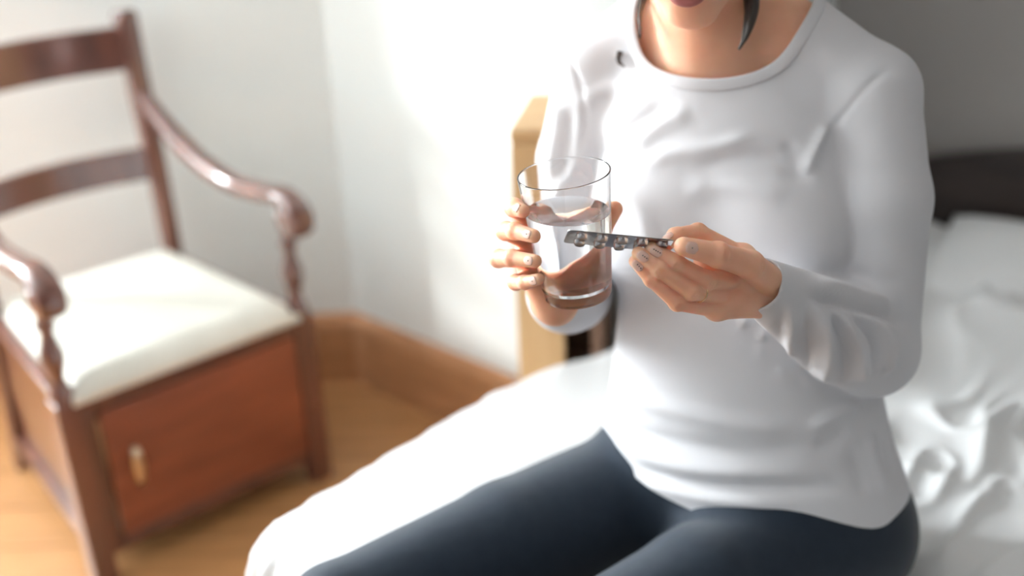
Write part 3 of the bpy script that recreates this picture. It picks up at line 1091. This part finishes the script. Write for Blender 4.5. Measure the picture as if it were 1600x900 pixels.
def legs_sdf(g, grow=0.0, feet=True):
    d = None
    for h_, k_, a_ in ((RH, RK, RA), (LH, LK, LA)):
        m = h_ * 0.5 + k_ * 0.5
        t = smin(cap(g, h_, m, 0.088 + grow, 0.077 + grow), cap(g, m, k_, 0.077 + grow, 0.056 + grow), 0.01)
        c = a_ * 0.3 + k_ * 0.7
        t = smin(t, smin(cap(g, k_, c, 0.056 + grow, 0.056 + grow), cap(g, c, a_, 0.056 + grow, 0.034 + grow), 0.01), 0.012)
        if feet:
            t = smin(t, cap(g, a_ + np.array([0, 0, -0.045]) - foot_f * 0.03, a_ + foot_f * 0.15 + np.array([0, 0, -0.065]), 0.032, 0.024), 0.02)
        d = t if d is None else np.minimum(d, smin(d, t, 0.004))
    return d


def seat_sdf(g, grow=0.0):
    fl = np.array([math.cos(YL), math.sin(YL), 0])
    ll = np.array([-fl[1], fl[0], 0])
    d = ell(g, (RH + LH) / 2 + np.array([0, 0, 0.02]) - fl * 0.01, (0.185 + grow, 0.125 + grow, 0.125 + grow), (ll, fl, (0, 0, 1)))
    for s in (-1, 1):
        d = smin(d, ell(g, (RH + LH) / 2 + ll * 0.085 * s - fl * 0.05 + np.array([0, 0, -0.025]), (0.095 + grow, 0.105 + grow, 0.092 + grow), (ll, fl, (0, 0, 1))), 0.03)
    return d


g = Grid((-0.42, 0.78, 0.0), (0.58, 1.46, 1.06), 0.009)
d = smin(smin(upper(g, -0.006), legs_sdf(g, -0.002), 0.03), seat_sdf(g, -0.004), 0.03)
d = smin(d, arm_sdf(g, RS, RE, RWr, -0.004), 0.02)
d = smin(d, arm_sdf(g, LS, LE, LWr, -0.004), 0.02)
Vb, Qb = surface_nets(d, g.lo, g.h)
allV, allQ, off = [], [], 0
for V_, Q_ in [(Vb, Qb), (Vh, Qh)] + hv:
    allV.append(V_)
    allQ.append(Q_ + off)
    off += len(V_)
BODY = person_part('body', np.concatenate(allV), np.concatenate(allQ), M['skin'])

# ------------------------------------------------------------------ leggings
g = Grid((-0.40, 0.78, 0.07), (0.56, 1.42, 0.80), 0.0062)
d = smin(legs_sdf(g, 0.003, False), seat_sdf(g, 0.003), 0.045)
d = smin(d, torso(g, -0.001), 0.03)
V, Q = surface_nets(d, g.lo, g.h)
V = relax(V, Q, 4, 0.5)
T = quad2tri(Q)
gz = np.minimum(0.76 - V[:, 2], V[:, 2] - 0.12)
V, T, _ = clip_mesh(V, T, gz)
person_part('leggings', V, T, M['leggings'])

# ------------------------------------------------------------------ shirt
g = Grid((-0.03, 0.94, 0.52), (0.56, 1.46, 1.24), 0.0034)
d = smin(smin(upper(g, 0.006, 0.0), smax(neck_sdf(g) - 0.006, g.Z - 1.15 + 0 * g.X, 0.004), 0.028), seat_sdf(g, 0.014), 0.03)
d = smax(d, -(g.Z - 0.56) + 0 * d, 0.004)
aR = arm_sdf(g, RS, RE, RWr, 0.007, (0.044, 0.047, 0.041, 0.039, 0.0215))
aL = arm_sdf(g, LS, LE, LWr + (LWr - LE) * 0.15, 0.007, (0.044, 0.050, 0.044, 0.047, 0.021))
for a_, S_ in ((aR, RS), (aL, LS)):
    near = np.sqrt((g.X - S_[0]) ** 2 + (g.Y - S_[1]) ** 2 + (g.Z - S_[2]) ** 2)
    kk = 0.006 + 0.030 * np.clip(1 - near / 0.11, 0, 1)
    h_ = np.clip(0.5 + 0.5 * (a_ - d) / kk, 0, 1)
    d = a_ + (d - a_) * h_ - kk * h_ * (1 - h_)
V, Q = surface_nets(d, g.lo, g.h)
V = relax(V, Q, 3, 0.5)
N = normals(V, Q)

SHIRT_FOLDS = [
    # chest
    ([(0.1057,1.2721,1.0255), (0.1318,1.2363,1.0603), (0.1826,1.2129,1.1003)], 0.010, -0.005),
    ([(0.0808,1.2913,1.0766), (0.1274,1.2780,1.1040), (0.1591,1.2383,1.1073)], 0.010, 0.004),
    ([(0.1388,1.2145,1.0460), (0.1696,1.2071,1.0765), (0.2059,1.1957,1.0955)], 0.011, 0.004),
    ([(0.1473,1.1945,1.0329), (0.1808,1.1839,1.0512), (0.2260,1.1652,1.0610), (0.2722,1.1607,1.0774)], 0.010, 0.0045),
    ([(0.1995,1.1682,1.0410), (0.2515,1.1542,1.0556), (0.2927,1.1427,1.0512), (0.3083,1.1216,1.0237)], 0.010, -0.0045),
    ([(0.3451,1.1657,1.0853), (0.3324,1.1529,1.0651), (0.3141,1.1323,1.0374)], 0.007, 0.007),
    ([(0.2950,1.1554,1.0731), (0.3069,1.1427,1.0519), (0.3132,1.1261,1.0289)], 0.008, -0.004),
    ([(0.1850,1.1604,1.0151), (0.2371,1.1438,1.0246), (0.2995,1.1168,1.0173)], 0.012, 0.004),
    ([(0.1194,1.2001,1.0036), (0.1443,1.1675,0.9919), (0.1568,1.1507,0.9449)], 0.014, 0.004),
    # armhole seam
    ([(0.4222,1.1792,1.1460), (0.3832,1.1601,1.1267), (0.3536,1.1622,1.0860), (0.3276,1.1437,1.0506), (0.3145,1.1261,1.0289)], 0.0038, -0.0024),
    ([(0.0760,1.3255,1.1425), (0.0882,1.2949,1.1043), (0.0942,1.2824,1.0617), (0.0855,1.2728,1.0262)], 0.0038, -0.0024),
    # belly
    ([(0.1178,1.2273,0.7359), (0.1768,1.1320,0.7580), (0.2505,1.0890,0.7602), (0.3273,1.0772,0.7602)], 0.012, 0.005),
    ([(0.1133,1.2235,0.6920), (0.1717,1.1271,0.7177), (0.2517,1.0810,0.7305), (0.3426,1.0713,0.7363)], 0.012, -0.005),
    ([(0.1216,1.1869,0.6820), (0.1712,1.1203,0.6911), (0.2314,1.0824,0.7021), (0.3424,1.0636,0.7116)], 0.011, 0.006),
    ([(0.1273,1.1667,0.6651), (0.1861,1.1027,0.6755), (0.2681,1.0639,0.6903), (0.3752,1.0617,0.6923)], 0.010, -0.006),
    ([(0.1369,1.1480,0.6559), (0.2107,1.0832,0.6673), (0.3058,1.0516,0.6779)], 0.009, 0.005),
    ([(0.3915,1.1024,0.7734), (0.3581,1.0856,0.7702), (0.3223,1.0771,0.7606)], 0.008, 0.006),
    ([(0.3737,1.0854,0.7553), (0.3501,1.0745,0.7423), (0.3279,1.0705,0.7376)], 0.008, -0.004),
    ([(0.3971,1.0929,0.7435), (0.4054,1.0818,0.7047), (0.4196,1.0723,0.6712)], 0.009, 0.005),
    ([(0.4291,1.1135,0.7219), (0.4307,1.0976,0.6928), (0.4401,1.0878,0.6636)], 0.009, -0.003),
    ([(0.4429,1.1273,0.7037), (0.4475,1.1078,0.7124), (0.4597,1.1223,0.6793)], 0.012, 0.004),
    ([(0.3730,1.0762,0.7316), (0.3844,1.0679,0.6979), (0.3871,1.0576,0.6745)], 0.009, -0.004),
    # lower sleeve
    ([(0.2499,0.9696,0.9785), (0.2735,1.1053,0.8672), (0.2707,1.1031,0.8430)], 0.006, 0.0075),
    ([(0.2602,0.9725,0.9705), (0.2629,1.0041,0.9126), (0.2825,1.0977,0.8268)], 0.006, -0.0066),
    ([(0.2619,0.9734,0.9666), (0.2793,1.0119,0.8968), (0.2943,1.0950,0.8197)], 0.006, 0.0083),
    ([(0.2822,0.9839,0.9585), (0.2940,1.0046,0.8999), (0.3140,1.0914,0.8085)], 0.006, -0.0093),
    ([(0.2975,0.9929,0.9506), (0.3170,1.0077,0.8972), (0.3286,1.0514,0.8307)], 0.007, 0.0093),
    ([(0.3150,1.0047,0.9440), (0.3337,1.0123,0.8976), (0.3471,1.0442,0.8300)], 0.006, -0.0093),
    ([(0.3227,1.0084,0.9397), (0.3492,1.0193,0.8931), (0.3684,1.0436,0.8332)], 0.006, 0.0093),
    ([(0.3440,1.0241,0.9309), (0.3682,1.0287,0.8946), (0.3769,1.0361,0.8486)], 0.006, -0.0093),
    ([(0.3568,1.0324,0.9241), (0.3887,1.0405,0.8912), (0.3955,1.0542,0.8336)], 0.006, 0.0093),
    ([(0.2799,0.9851,0.9690), (0.3320,1.0194,0.9417), (0.3750,1.0472,0.9173), (0.4238,1.0829,0.8829)], 0.007, -0.0093),
    ([(0.2935,1.0032,0.9736), (0.3459,1.0458,0.9442), (0.4158,1.0868,0.9051)], 0.009, 0.0071),
    ([(0.3211,1.0910,0.9519), (0.3671,1.1044,0.9340), (0.4230,1.0947,0.9267)], 0.010, -0.0026),
    ([(0.2461,1.0370,0.9402), (0.2539,1.1092,0.8819), (0.2448,1.1129,0.8647)], 0.006, 0.0066),
    # right upper sleeve
    ([(0.0612,1.3129,1.0853), (0.0545,1.2931,1.0368), (0.0495,1.2798,0.9856)], 0.008, 0.004),
    ([(0.0767,1.2961,1.0816), (0.0710,1.2794,1.0326), (0.0658,1.2694,0.9886)], 0.008, -0.005),
    ([(0.0852,1.2702,1.0192), (0.0581,1.2720,0.9800), (0.0425,1.2780,0.9540)], 0.008, 0.004),
]
if SHIRT_FOLDS:
    V = V + N * fold_field(V, SHIRT_FOLDS)[:, None]
T = quad2tri(Q)
# neckline: inside a tilted ellipse round the neck, above the chest
NCEN, NFRONT = np.array([0.251, 1.278, 1.171]), np.array([0.220, 1.204, 1.122])
nu = unit(np.array([0.188, -0.030, 0.020]))
nv_ = NFRONT - NCEN
nv_ = unit(nv_ - nu * (nv_ @ nu))
nn_ = np.cross(nv_, nu)
nn_ = nn_ if nn_[2] > 0 else -nn_
rel = V - NCEN
xu, xv, xn = rel @ nu, rel @ nv_, rel @ nn_
gneck = (np.abs(xu / 0.104) ** 2.0 + np.abs(np.where(xv > 0, xv / 0.096, xv / 0.075)) ** 2.0) ** (1 / 2.0) - 1
gneck = np.where(xn < -0.06, 1.0, gneck)
V, T, cn = clip_mesh(V, T, gneck)
V0n, cn0 = V.copy(), list(cn)
# hem
hem = np.array([(-0.30, 0.655), (-0.2, 0.66), (-0.10, 0.655), (0.0, 0.645), (0.1, 0.640), (0.2, 0.632), (0.3, 0.63)])
PC = (RH + LH) / 2
ll = np.array([-math.sin(YL), math.cos(YL)])
hx = (V[:, :2] - PC[:2]) @ ll
gh = V[:, 2] - np.interp(hx, hem[:, 0], hem[:, 1])
V, T, ch = clip_mesh(V, T, gh)


# cuffs
def cuff(V, T, W_, E_, H, shift, tiltv):
    n = (W_ - E_) / np.linalg.norm(W_ - E_) + np.array(tiltv)
    n /= np.linalg.norm(n)
    c = W_ + (W_ - E_) / np.linalg.norm(W_ - E_) * shift
    gg = -(V - c) @ n
    gg = np.where(np.linalg.norm(V - c, axis=1) < 0.075, gg, 1.0)
    return clip_mesh(V, T, gg)


V, T, c1 = cuff(V, T, LWr, LE, LHAND, 0.040, (0.0, 0.0, 0.0))
V, T, c2 = cuff(V, T, RWr, RE, RHAND, 0.012, (0.0, 0.0, 0.0))
SHIRT = person_part('shirt', V, T, M['shirt'])
md = SHIRT.modifiers.new('cloth', 'SOLIDIFY')
md.thickness, md.offset = 0.0022, -1
# neck band


def shell_band(name, loop, half, thick, shift, m, parent, nrm_of):
    R = resample_loop(loop, 140, 8)
    t = np.roll(R, -1, 0) - np.roll(R, 1, 0)
    t /= np.linalg.norm(t, axis=1)[:, None]
    nn = np.array([nrm_of[0][np.argmin(((nrm_of[1] - p) ** 2).sum(1))] for p in R])
    for _ in range(10):
        nn = nn * 0.5 + 0.25 * (np.roll(nn, 1, 0) + np.roll(nn, -1, 0))
    sd = np.cross(t, nn)
    sd /= np.linalg.norm(sd, axis=1)[:, None]
    bm = bmesh.new()
    sweep(bm, (R + sd * shift + nn * 0.0012) - POFF, half, thick, sd, 12, 2.4, closed=True)
    return bm_obj(name, bm, m, parent, True)


NT = normals(V, T)
Lp = max(loops_of(np.asarray(V0n), cn0), key=len)
band = shell_band('neckband', Lp, 0.0070, 0.0018, 0.0, M['shirt'], SHIRT, (NT, V))

# ------------------------------------------------------------------ nails, ring


def nail(tip, prev, r, dors, ln, wd, dots, lift=0.93, back=0.30):
    tip, prev = np.array(tip), np.array(prev)
    ax = unit(tip - prev)
    up_ = unit(np.array(dors) - ax * (np.array(dors) @ ax))
    sd = np.cross(ax, up_)
    c = tip - ax * ln * back
    bm = bmesh.new()
    n1_, n2_ = 8, 10
    gr = []
    for i in range(n1_ + 1):
        u = i / n1_ * 2 - 1
        row = []
        for j in range(n2_ + 1):
            v = j / n2_ * 2 - 1
            w_ = wd * math.sqrt(max(0.0, 1 - abs(u) ** 3.2)) * 0.5 + 1e-5
            a = v * w_ / r
            q = c + ax * u * ln * 0.5 + sd * math.sin(a) * r * 1.0 + up_ * (math.cos(a) * r * (lift + 0.07) + 0.0004 - 0.0009 * max(u, 0) ** 2)
            row.append(bm.verts.new(tuple(q - POFF)))
        gr.append(row)
    for i in range(n1_):
        for j in range(n2_):
            bm.faces.new((gr[i][j], gr[i + 1][j], gr[i + 1][j + 1], gr[i][j + 1]))
    o = bm_obj('fingernail', bm, M['nail'], PERSON, True)
    md = o.modifiers.new('t', 'SOLIDIFY')
    md.thickness, md.offset = 0.0006, 1
    for (u, v) in dots:
        a = v * wd * 0.5 / r
        q = c + ax * u * ln * 0.5 + sd * math.sin(a) * r + up_ * (math.cos(a) * r * (lift + 0.07) + 0.0009)
        bm = bmesh.new()
        bmesh.ops.create_icosphere(bm, subdivisions=2, radius=0.0006, matrix=Matrix.Translation(tuple(q - POFF)))
        tag(bm_obj('nail_dot', bm, M['polish'], o, True), 'dark dot painted on the nail')
    return o


TOCAM = unit(np.array([0.0, -0.83, 0.30]))
four = [(-0.62, 0.15), (-0.24, 0.15), (0.14, 0.15), (0.52, 0.15)]
for f, dots, dv in (('middle', four, TOCAM), ('ring', four[:3], TOCAM), ('little', four[:3], TOCAM + np.array([0, 0, -0.3])),
                    ('thumb', [(0.0, 0.0)], TOCAM + np.array([-0.1, 0, 0.1])), ('index', [], np.array([0.0, 0.2, 1.0]))):
    p = LHAND[f]
    nail(p[3], p[2], FR[f][3], dv, 0.0115 if f != 'thumb' else 0.0125, 0.0095 if f != 'thumb' else 0.0115, dots)
for f in ('index', 'middle', 'ring', 'little'):
    p = [np.array(x) for x in RHAND[f]]
    nail(p[3], p[2], FR[f][3], (p[1] + p[2]) / 2 - (p[0] + p[3]) / 2 + TOCAM * 0.03, 0.010, 0.009, [(0.1, 0)])
p = RHAND['thumb']
nail(p[3], p[2], FR['thumb'][3], TOCAM * -1.0, 0.012, 0.011, [])
rm, rp = np.array(LHAND['ring'][0]), np.array(LHAND['ring'][1])
ax = unit(rp - rm)
c = rm + (rp - rm) * 0.80
s0 = unit(np.cross(ax, (0, 0, 1)))
s1 = np.cross(ax, s0)
bm = bmesh.new()
rr = FR['ring'][1] * 1.06 + 0.0003
sweep(bm, [tuple(c + (s0 * math.cos(a) + s1 * math.sin(a)) * rr - POFF) for a in np.linspace(0, 2 * math.pi, 40, endpoint=False)], 0.0007, 0.0006, tuple(ax), 8, 2.2, closed=True)
tag(bm_obj('finger_ring', bm, M['gold'], PERSON, True), 'thin gold ring')

# ------------------------------------------------------------------ face details and hair
bm = bmesh.new()
for up_l, pts, hh in ((1, [(-0.022, -0.068, 0.080), (-0.010, -0.064, 0.0885), (-0.004, -0.0625, 0.0895), (0, -0.0635, 0.0895), (0.004, -0.0625, 0.0895), (0.010, -0.064, 0.0885), (0.022, -0.068, 0.080)], 0.0038),
                      (0, [(-0.021, -0.0695, 0.080), (-0.011, -0.0735, 0.0875), (0, -0.0755, 0.089), (0.011, -0.0735, 0.0875), (0.021, -0.0695, 0.080)], 0.0046)):
    c = catmull([hp(*q) - POFF for q in pts], 5)
    t = np.linspace(-1, 1, len(c))
    k = np.sqrt(np.maximum(1 - t ** 2, 0.02))
    sweep(bm, c, hh * k, 0.0042 * k, tuple(HU), 10)
bm_obj('lips', bm, M['lips'], PERSON, True)
for s in (-1, 1):
    bm = bmesh.new()
    bmesh.ops.create_uvsphere(bm, u_segments=20, v_segments=12, radius=0.0118, matrix=Matrix.Translation(tuple(hp(0.032 * s, 0.001, 0.0748) - POFF)))
    e = bm_obj('eye', bm, M['eye'], PERSON, True)
    bm = bmesh.new()
    bmesh.ops.create_uvsphere(bm, u_segments=16, v_segments=10, radius=0.0056, matrix=Matrix.Translation(tuple(hp(0.0315 * s, -0.0042, 0.0808) - POFF)))
    bm_obj('iris', bm, M['iris'], e, True)
    bm = bmesh.new()
    gr = []
    for i in range(11):
        th_ = math.radians(-8 + 78 * i / 10)
        gr.append([bm.verts.new(tuple(hp(0.032 * s + 0.0132 * math.cos(th_) * math.sin(ph_), 0.001 + 0.0128 * math.sin(th_), 0.0748 + 0.0130 * math.cos(th_) * math.cos(ph_)) - POFF))
                   for ph_ in np.linspace(-1.45, 1.45, 15)])
    for a_, b_ in zip(gr, gr[1:]):
        for k in range(14):
            bm.faces.new((a_[k], a_[k + 1], b_[k + 1], b_[k]))
    bm_obj('eyelid', bm, M['skin'], PERSON, True)
    bm = bmesh.new()
    c = catmull([hp(0.014 * s, 0.027, 0.088) - POFF, hp(0.032 * s, 0.033, 0.083) - POFF, hp(0.050 * s, 0.026, 0.067) - POFF], 5)
    sweep(bm, c, 0.0028, 0.0018, tuple(HU), 8)
    bm_obj('eyebrow', bm, M['hair'], PERSON, True)

g = Grid(HC - 0.16, HC + 0.17, 0.0045)
d = ell(g, hp(0, 0.040, -0.022), (0.083, 0.096, 0.104), HAX)
d = smin(d, ell(g, hp(0, -0.02, -0.075), (0.066, 0.075, 0.045), HAX), 0.03)
d = smax(d, -ell(g, hp(0, -0.045, 0.085), (0.066, 0.105, 0.085), HAX), 0.015)
d = smax(d, -ell(g, hp(0, -0.10, 0.0), (0.075, 0.060, 0.10), HAX), 0.01)
Vx, Qx = surface_nets(d, g.lo, g.h)
Vx = relax(Vx, Qx, 2)
HAIR = person_part('hair', Vx, Qx, M['hair'])
bm = bmesh.new()                                    # combed strands from the parting down to the nape
rs = random.Random(21)
for sgn_ in (-1, 1):
    for i in range(34):
        ph_ = math.radians(62 + 112 * i / 33 + rs.uniform(-2, 2))
        q = []
        for k in range(8):
            th_ = math.radians(6 + 88 * k / 7)
            rad_ = 1.0 + rs.uniform(-0.004, 0.012)
            q.append(hp(sgn_ * 0.084 * math.sin(th_) * math.sin(ph_) * rad_, 0.040 + 0.098 * math.cos(th_) * rad_, -0.022 + 0.106 * math.sin(th_) * math.cos(ph_) * rad_ + 0.02 * (1 - k / 7)))
        q.append(hp(sgn_ * (0.050 - 0.020 * i / 33), -0.045, -0.088 - 0.012 * i / 33))
        q.append(hp(sgn_ * (0.034 - 0.016 * i / 33), -0.092 + rs.uniform(-0.012, 0.012), -0.094))
        c = catmull([p_ - POFF for p_ in q], 3)
        t = np.linspace(0, 1, len(c))
        ww = np.interp(t, [0, 0.15, 0.7, 1], [0.002, 0.0062, 0.0062, 0.001])
        sweep(bm, c, ww, 0.0028, tuple(np.cross(HU, c[4] + POFF - HC)), 6)
bm_obj('hair_strands', bm, M['hair'], HAIR, True)


def lock(pts, w0, w1, n=7, spread=0.006, seed=1):
    r = random.Random(seed)
    bm = bmesh.new()
    for i in range(n):
        o = np.array([r.uniform(-1, 1), r.uniform(-1, 1), 0]) * spread
        q = []
        for k, p in enumerate(pts):
            f = k / (len(pts) - 1)
            q.append(np.array(p) + o * (1 - f) ** 0.7 + np.array([r.uniform(-1, 1), r.uniform(-1, 1), r.uniform(-1, 1)]) * 0.0012 - POFF)
        c = catmull(q, 6)
        t = np.linspace(0, 1, len(c))
        ww = np.interp(t, [0, 0.55, 1], [w0, w0 * 0.9, w1])
        sweep(bm, c, ww, ww * 0.6, (1, 0.3, 0), 8)
    return bm_obj('hair_lock', bm, M['hair'], HAIR, True)


lock([tuple(hp(0.070, 0.03, 0.0)), tuple(hp(0.078, -0.02, 0.004)), (0.2691,1.2276,1.2314), (0.2635,1.2055,1.1957), (0.2577,1.1986,1.1738), (0.2516,1.1957,1.1605)], 0.0052, 0.0008, 11, 0.008, 3)
lock([tuple(hp(-0.070, 0.03, -0.02)), tuple(hp(-0.078, -0.02, -0.03)), (0.1632,1.3032,1.2161), (0.1558,1.2700,1.1874), (0.1532,1.2526,1.1643)], 0.0030, 0.0006, 5, 0.004, 5)
lock([(0.1338,1.2837,1.1422), (0.1313,1.2806,1.1372), (0.1333,1.2787,1.1310), (0.1388,1.2750,1.1265)], 0.0026, 0.0007, 4, 0.0015, 9)

# ================================================================== GLASS OF WATER
GB, GT = np.array((0.0662,1.0377,0.9543)), np.array((0.0546,1.0373,1.0860))
gax = unit(GT - GB)
GHT = float(np.linalg.norm(GT - GB))
gs = unit(np.cross(gax, (0, 1, 0)))
gu = np.cross(gax, gs)
GM = Matrix(((gs[0], gu[0], gax[0], GB[0]), (gs[1], gu[1], gax[1], GB[1]), (gs[2], gu[2], gax[2], GB[2]), (0, 0, 0, 1)))
GL = empty('drinking_glass')
GL.matrix_world = GM
tag(GL, 'clear tapered drinking glass of water held in the fingers of her other hand', 'glass')
R0, R1 = 0.0345, 0.0455


def gr_(z):
    return R0 + (R1 - R0) * z / GHT


bm = bmesh.new()
wt = 0.0015
outer = [(0.0, 0.001), (0.020, 0.001), (R0 - 0.006, 0.0), (R0 - 0.0015, 0.0012), (R0, 0.004)] + [(gr_(z), z) for z in np.linspace(0.012, GHT - 0.0012, 14)]
rimp = [(R1 - wt / 2 + wt / 2 * math.cos(math.radians(a)), GHT - 0.0004 + wt / 2 * math.sin(math.radians(a))) for a in range(0, 181, 22)]
inner = [(gr_(z) - wt, z) for z in np.linspace(GHT - 0.0012, 0.017, 14)] + [(R0 - wt - 0.003, 0.0125), (0.018, 0.0112), (0.0, 0.011)]
lathe(bm, outer + rimp + inner, n=72)
bmesh.ops.remove_doubles(bm, verts=bm.verts[:], dist=1e-6)
bm_obj('tumbler', bm, M['glass'], GL, True).data.set_sharp_from_angle(angle=math.radians(32))
# water, its surface level although the glass leans
wl = 0.705 * GHT
zl = (GM.to_3x3().transposed() @ Vector((0, 0, 1)))
bm = bmesh.new()
ov = 0.00025
n = 72
prof = [(0.0, 0.011 - ov), (0.018, 0.0112 - ov), (R0 - wt - 0.003 + ov, 0.0125 - ov)] + [(None, z) for z in np.linspace(0.017, 1.0, 8)]
rings = []
for r, z in prof:
    ring = []
    for i in range(n):
        a = 2 * math.pi * i / n
        if r is None:
            f = (z - 0.017) / (1 - 0.017)
            rt_ = gr_(wl) - wt + ov
            ztop = wl - (zl.x * math.cos(a) + zl.y * math.sin(a)) * rt_ / zl.z
            zz = 0.017 + (ztop - 0.017) * f
            rr = gr_(zz) - wt + ov
        else:
            rr, zz = r, z
        ring.append(bm.verts.new((rr * math.cos(a), rr * math.sin(a), zz)))
    rings.append(ring)
top_c = bm.verts.new((0, 0, wl))
inn = [bm.verts.new((v.co.x * 0.965, v.co.y * 0.965, wl + (v.co.z - wl) * 0.965 - 0.0008)) for v in rings[-1]]
rings.append(inn)
for a, b in zip(rings, rings[1:]):
    for i in range(n):
        bm.faces.new((a[i], a[(i + 1) % n], b[(i + 1) % n], b[i]))
top_c.co.z = wl - 0.0008
for i in range(n):
    bm.faces.new((inn[i], inn[(i + 1) % n], top_c))
bmesh.ops.remove_doubles(bm, verts=bm.verts[:], dist=1e-6)
bm_obj('water', bm, M['water'], GL, True).data.set_sharp_from_angle(angle=math.radians(32))

# ================================================================== BLISTER PACK
A, B, Cn = np.array((0.0526,0.9437,1.0650)), np.array((0.1480,0.9436,1.0506)), np.array((0.0544,0.9702,1.0414))
ex = unit(B - A)
ey = unit((Cn - A) - ex * ((Cn - A) @ ex))
ez = np.cross(ex, ey)
if ez @ TOCAM < 0:
    ez = -ez
PLEN, PWID = float(np.linalg.norm(B - A)), float(np.linalg.norm(Cn - A))
org = A
PK = empty('blister_pack')
PK.matrix_world = Matrix(((ex[0], ey[0], ez[0], org[0]), (ex[1], ey[1], ez[1], org[1]), (ex[2], ey[2], ez[2], org[2]), (0, 0, 0, 1)))
tag(PK, 'silver foil blister pack with clear pockets pinched between her fingers', 'blister pack')


def rounded(bm, x0, y0, x1, y1, r, z0, z1):
    pts = []
    for cx, cy, a0 in ((x1 - r, y1 - r, 0), (x0 + r, y1 - r, 90), (x0 + r, y0 + r, 180), (x1 - r, y0 + r, 270)):
        for k in range(7):
            a = math.radians(a0 + 15 * k)
            pts.append((cx + r * math.cos(a), cy + r * math.sin(a)))
    lo = [bm.verts.new((*p, z0)) for p in pts]
    hi = [bm.verts.new((*p, z1)) for p in pts]
    bm.faces.new(lo[::-1])
    bm.faces.new(hi)
    for i in range(len(pts)):
        j = (i + 1) % len(pts)
        bm.faces.new((lo[i], lo[j], hi[j], hi[i]))


bm = bmesh.new()
rounded(bm, 0, 0, PLEN, PWID, 0.0045, -0.0003, 0.0)
bm_obj('foil', bm, M['foil'], PK)
bm = bmesh.new()
rounded(bm, 0, 0, PLEN, PWID, 0.0045, 0.0001, 0.0006)
bm_obj('clear_sheet', bm, M['pvc'], PK)
bm = bmesh.new()
pr = [(0.0056, 0.0006), (0.0052, 0.0016), (0.0050, 0.0040), (0.0043, 0.0052), (0.0025, 0.0058), (0.0, 0.0059)]
pr = pr + [(r * 0.93 - 0.00005 if r > 0.0001 else 0.0, z - 0.00035) for r, z in pr[::-1]]
lathe(bm, pr, n=28)
bmesh.ops.remove_doubles(bm, verts=bm.verts[:], dist=1e-6)
dome = bm_obj('blister', bm, M['pvc'], PK, True)
first = True
for i in range(5):
    for j in range(2):
        o = dome if first else dome.copy()
        if not first:
            link(o, PK)
        first = False
        o.location = (PLEN * (0.145 + 0.19 * i), PWID * (0.27 + 0.46 * j), 0)
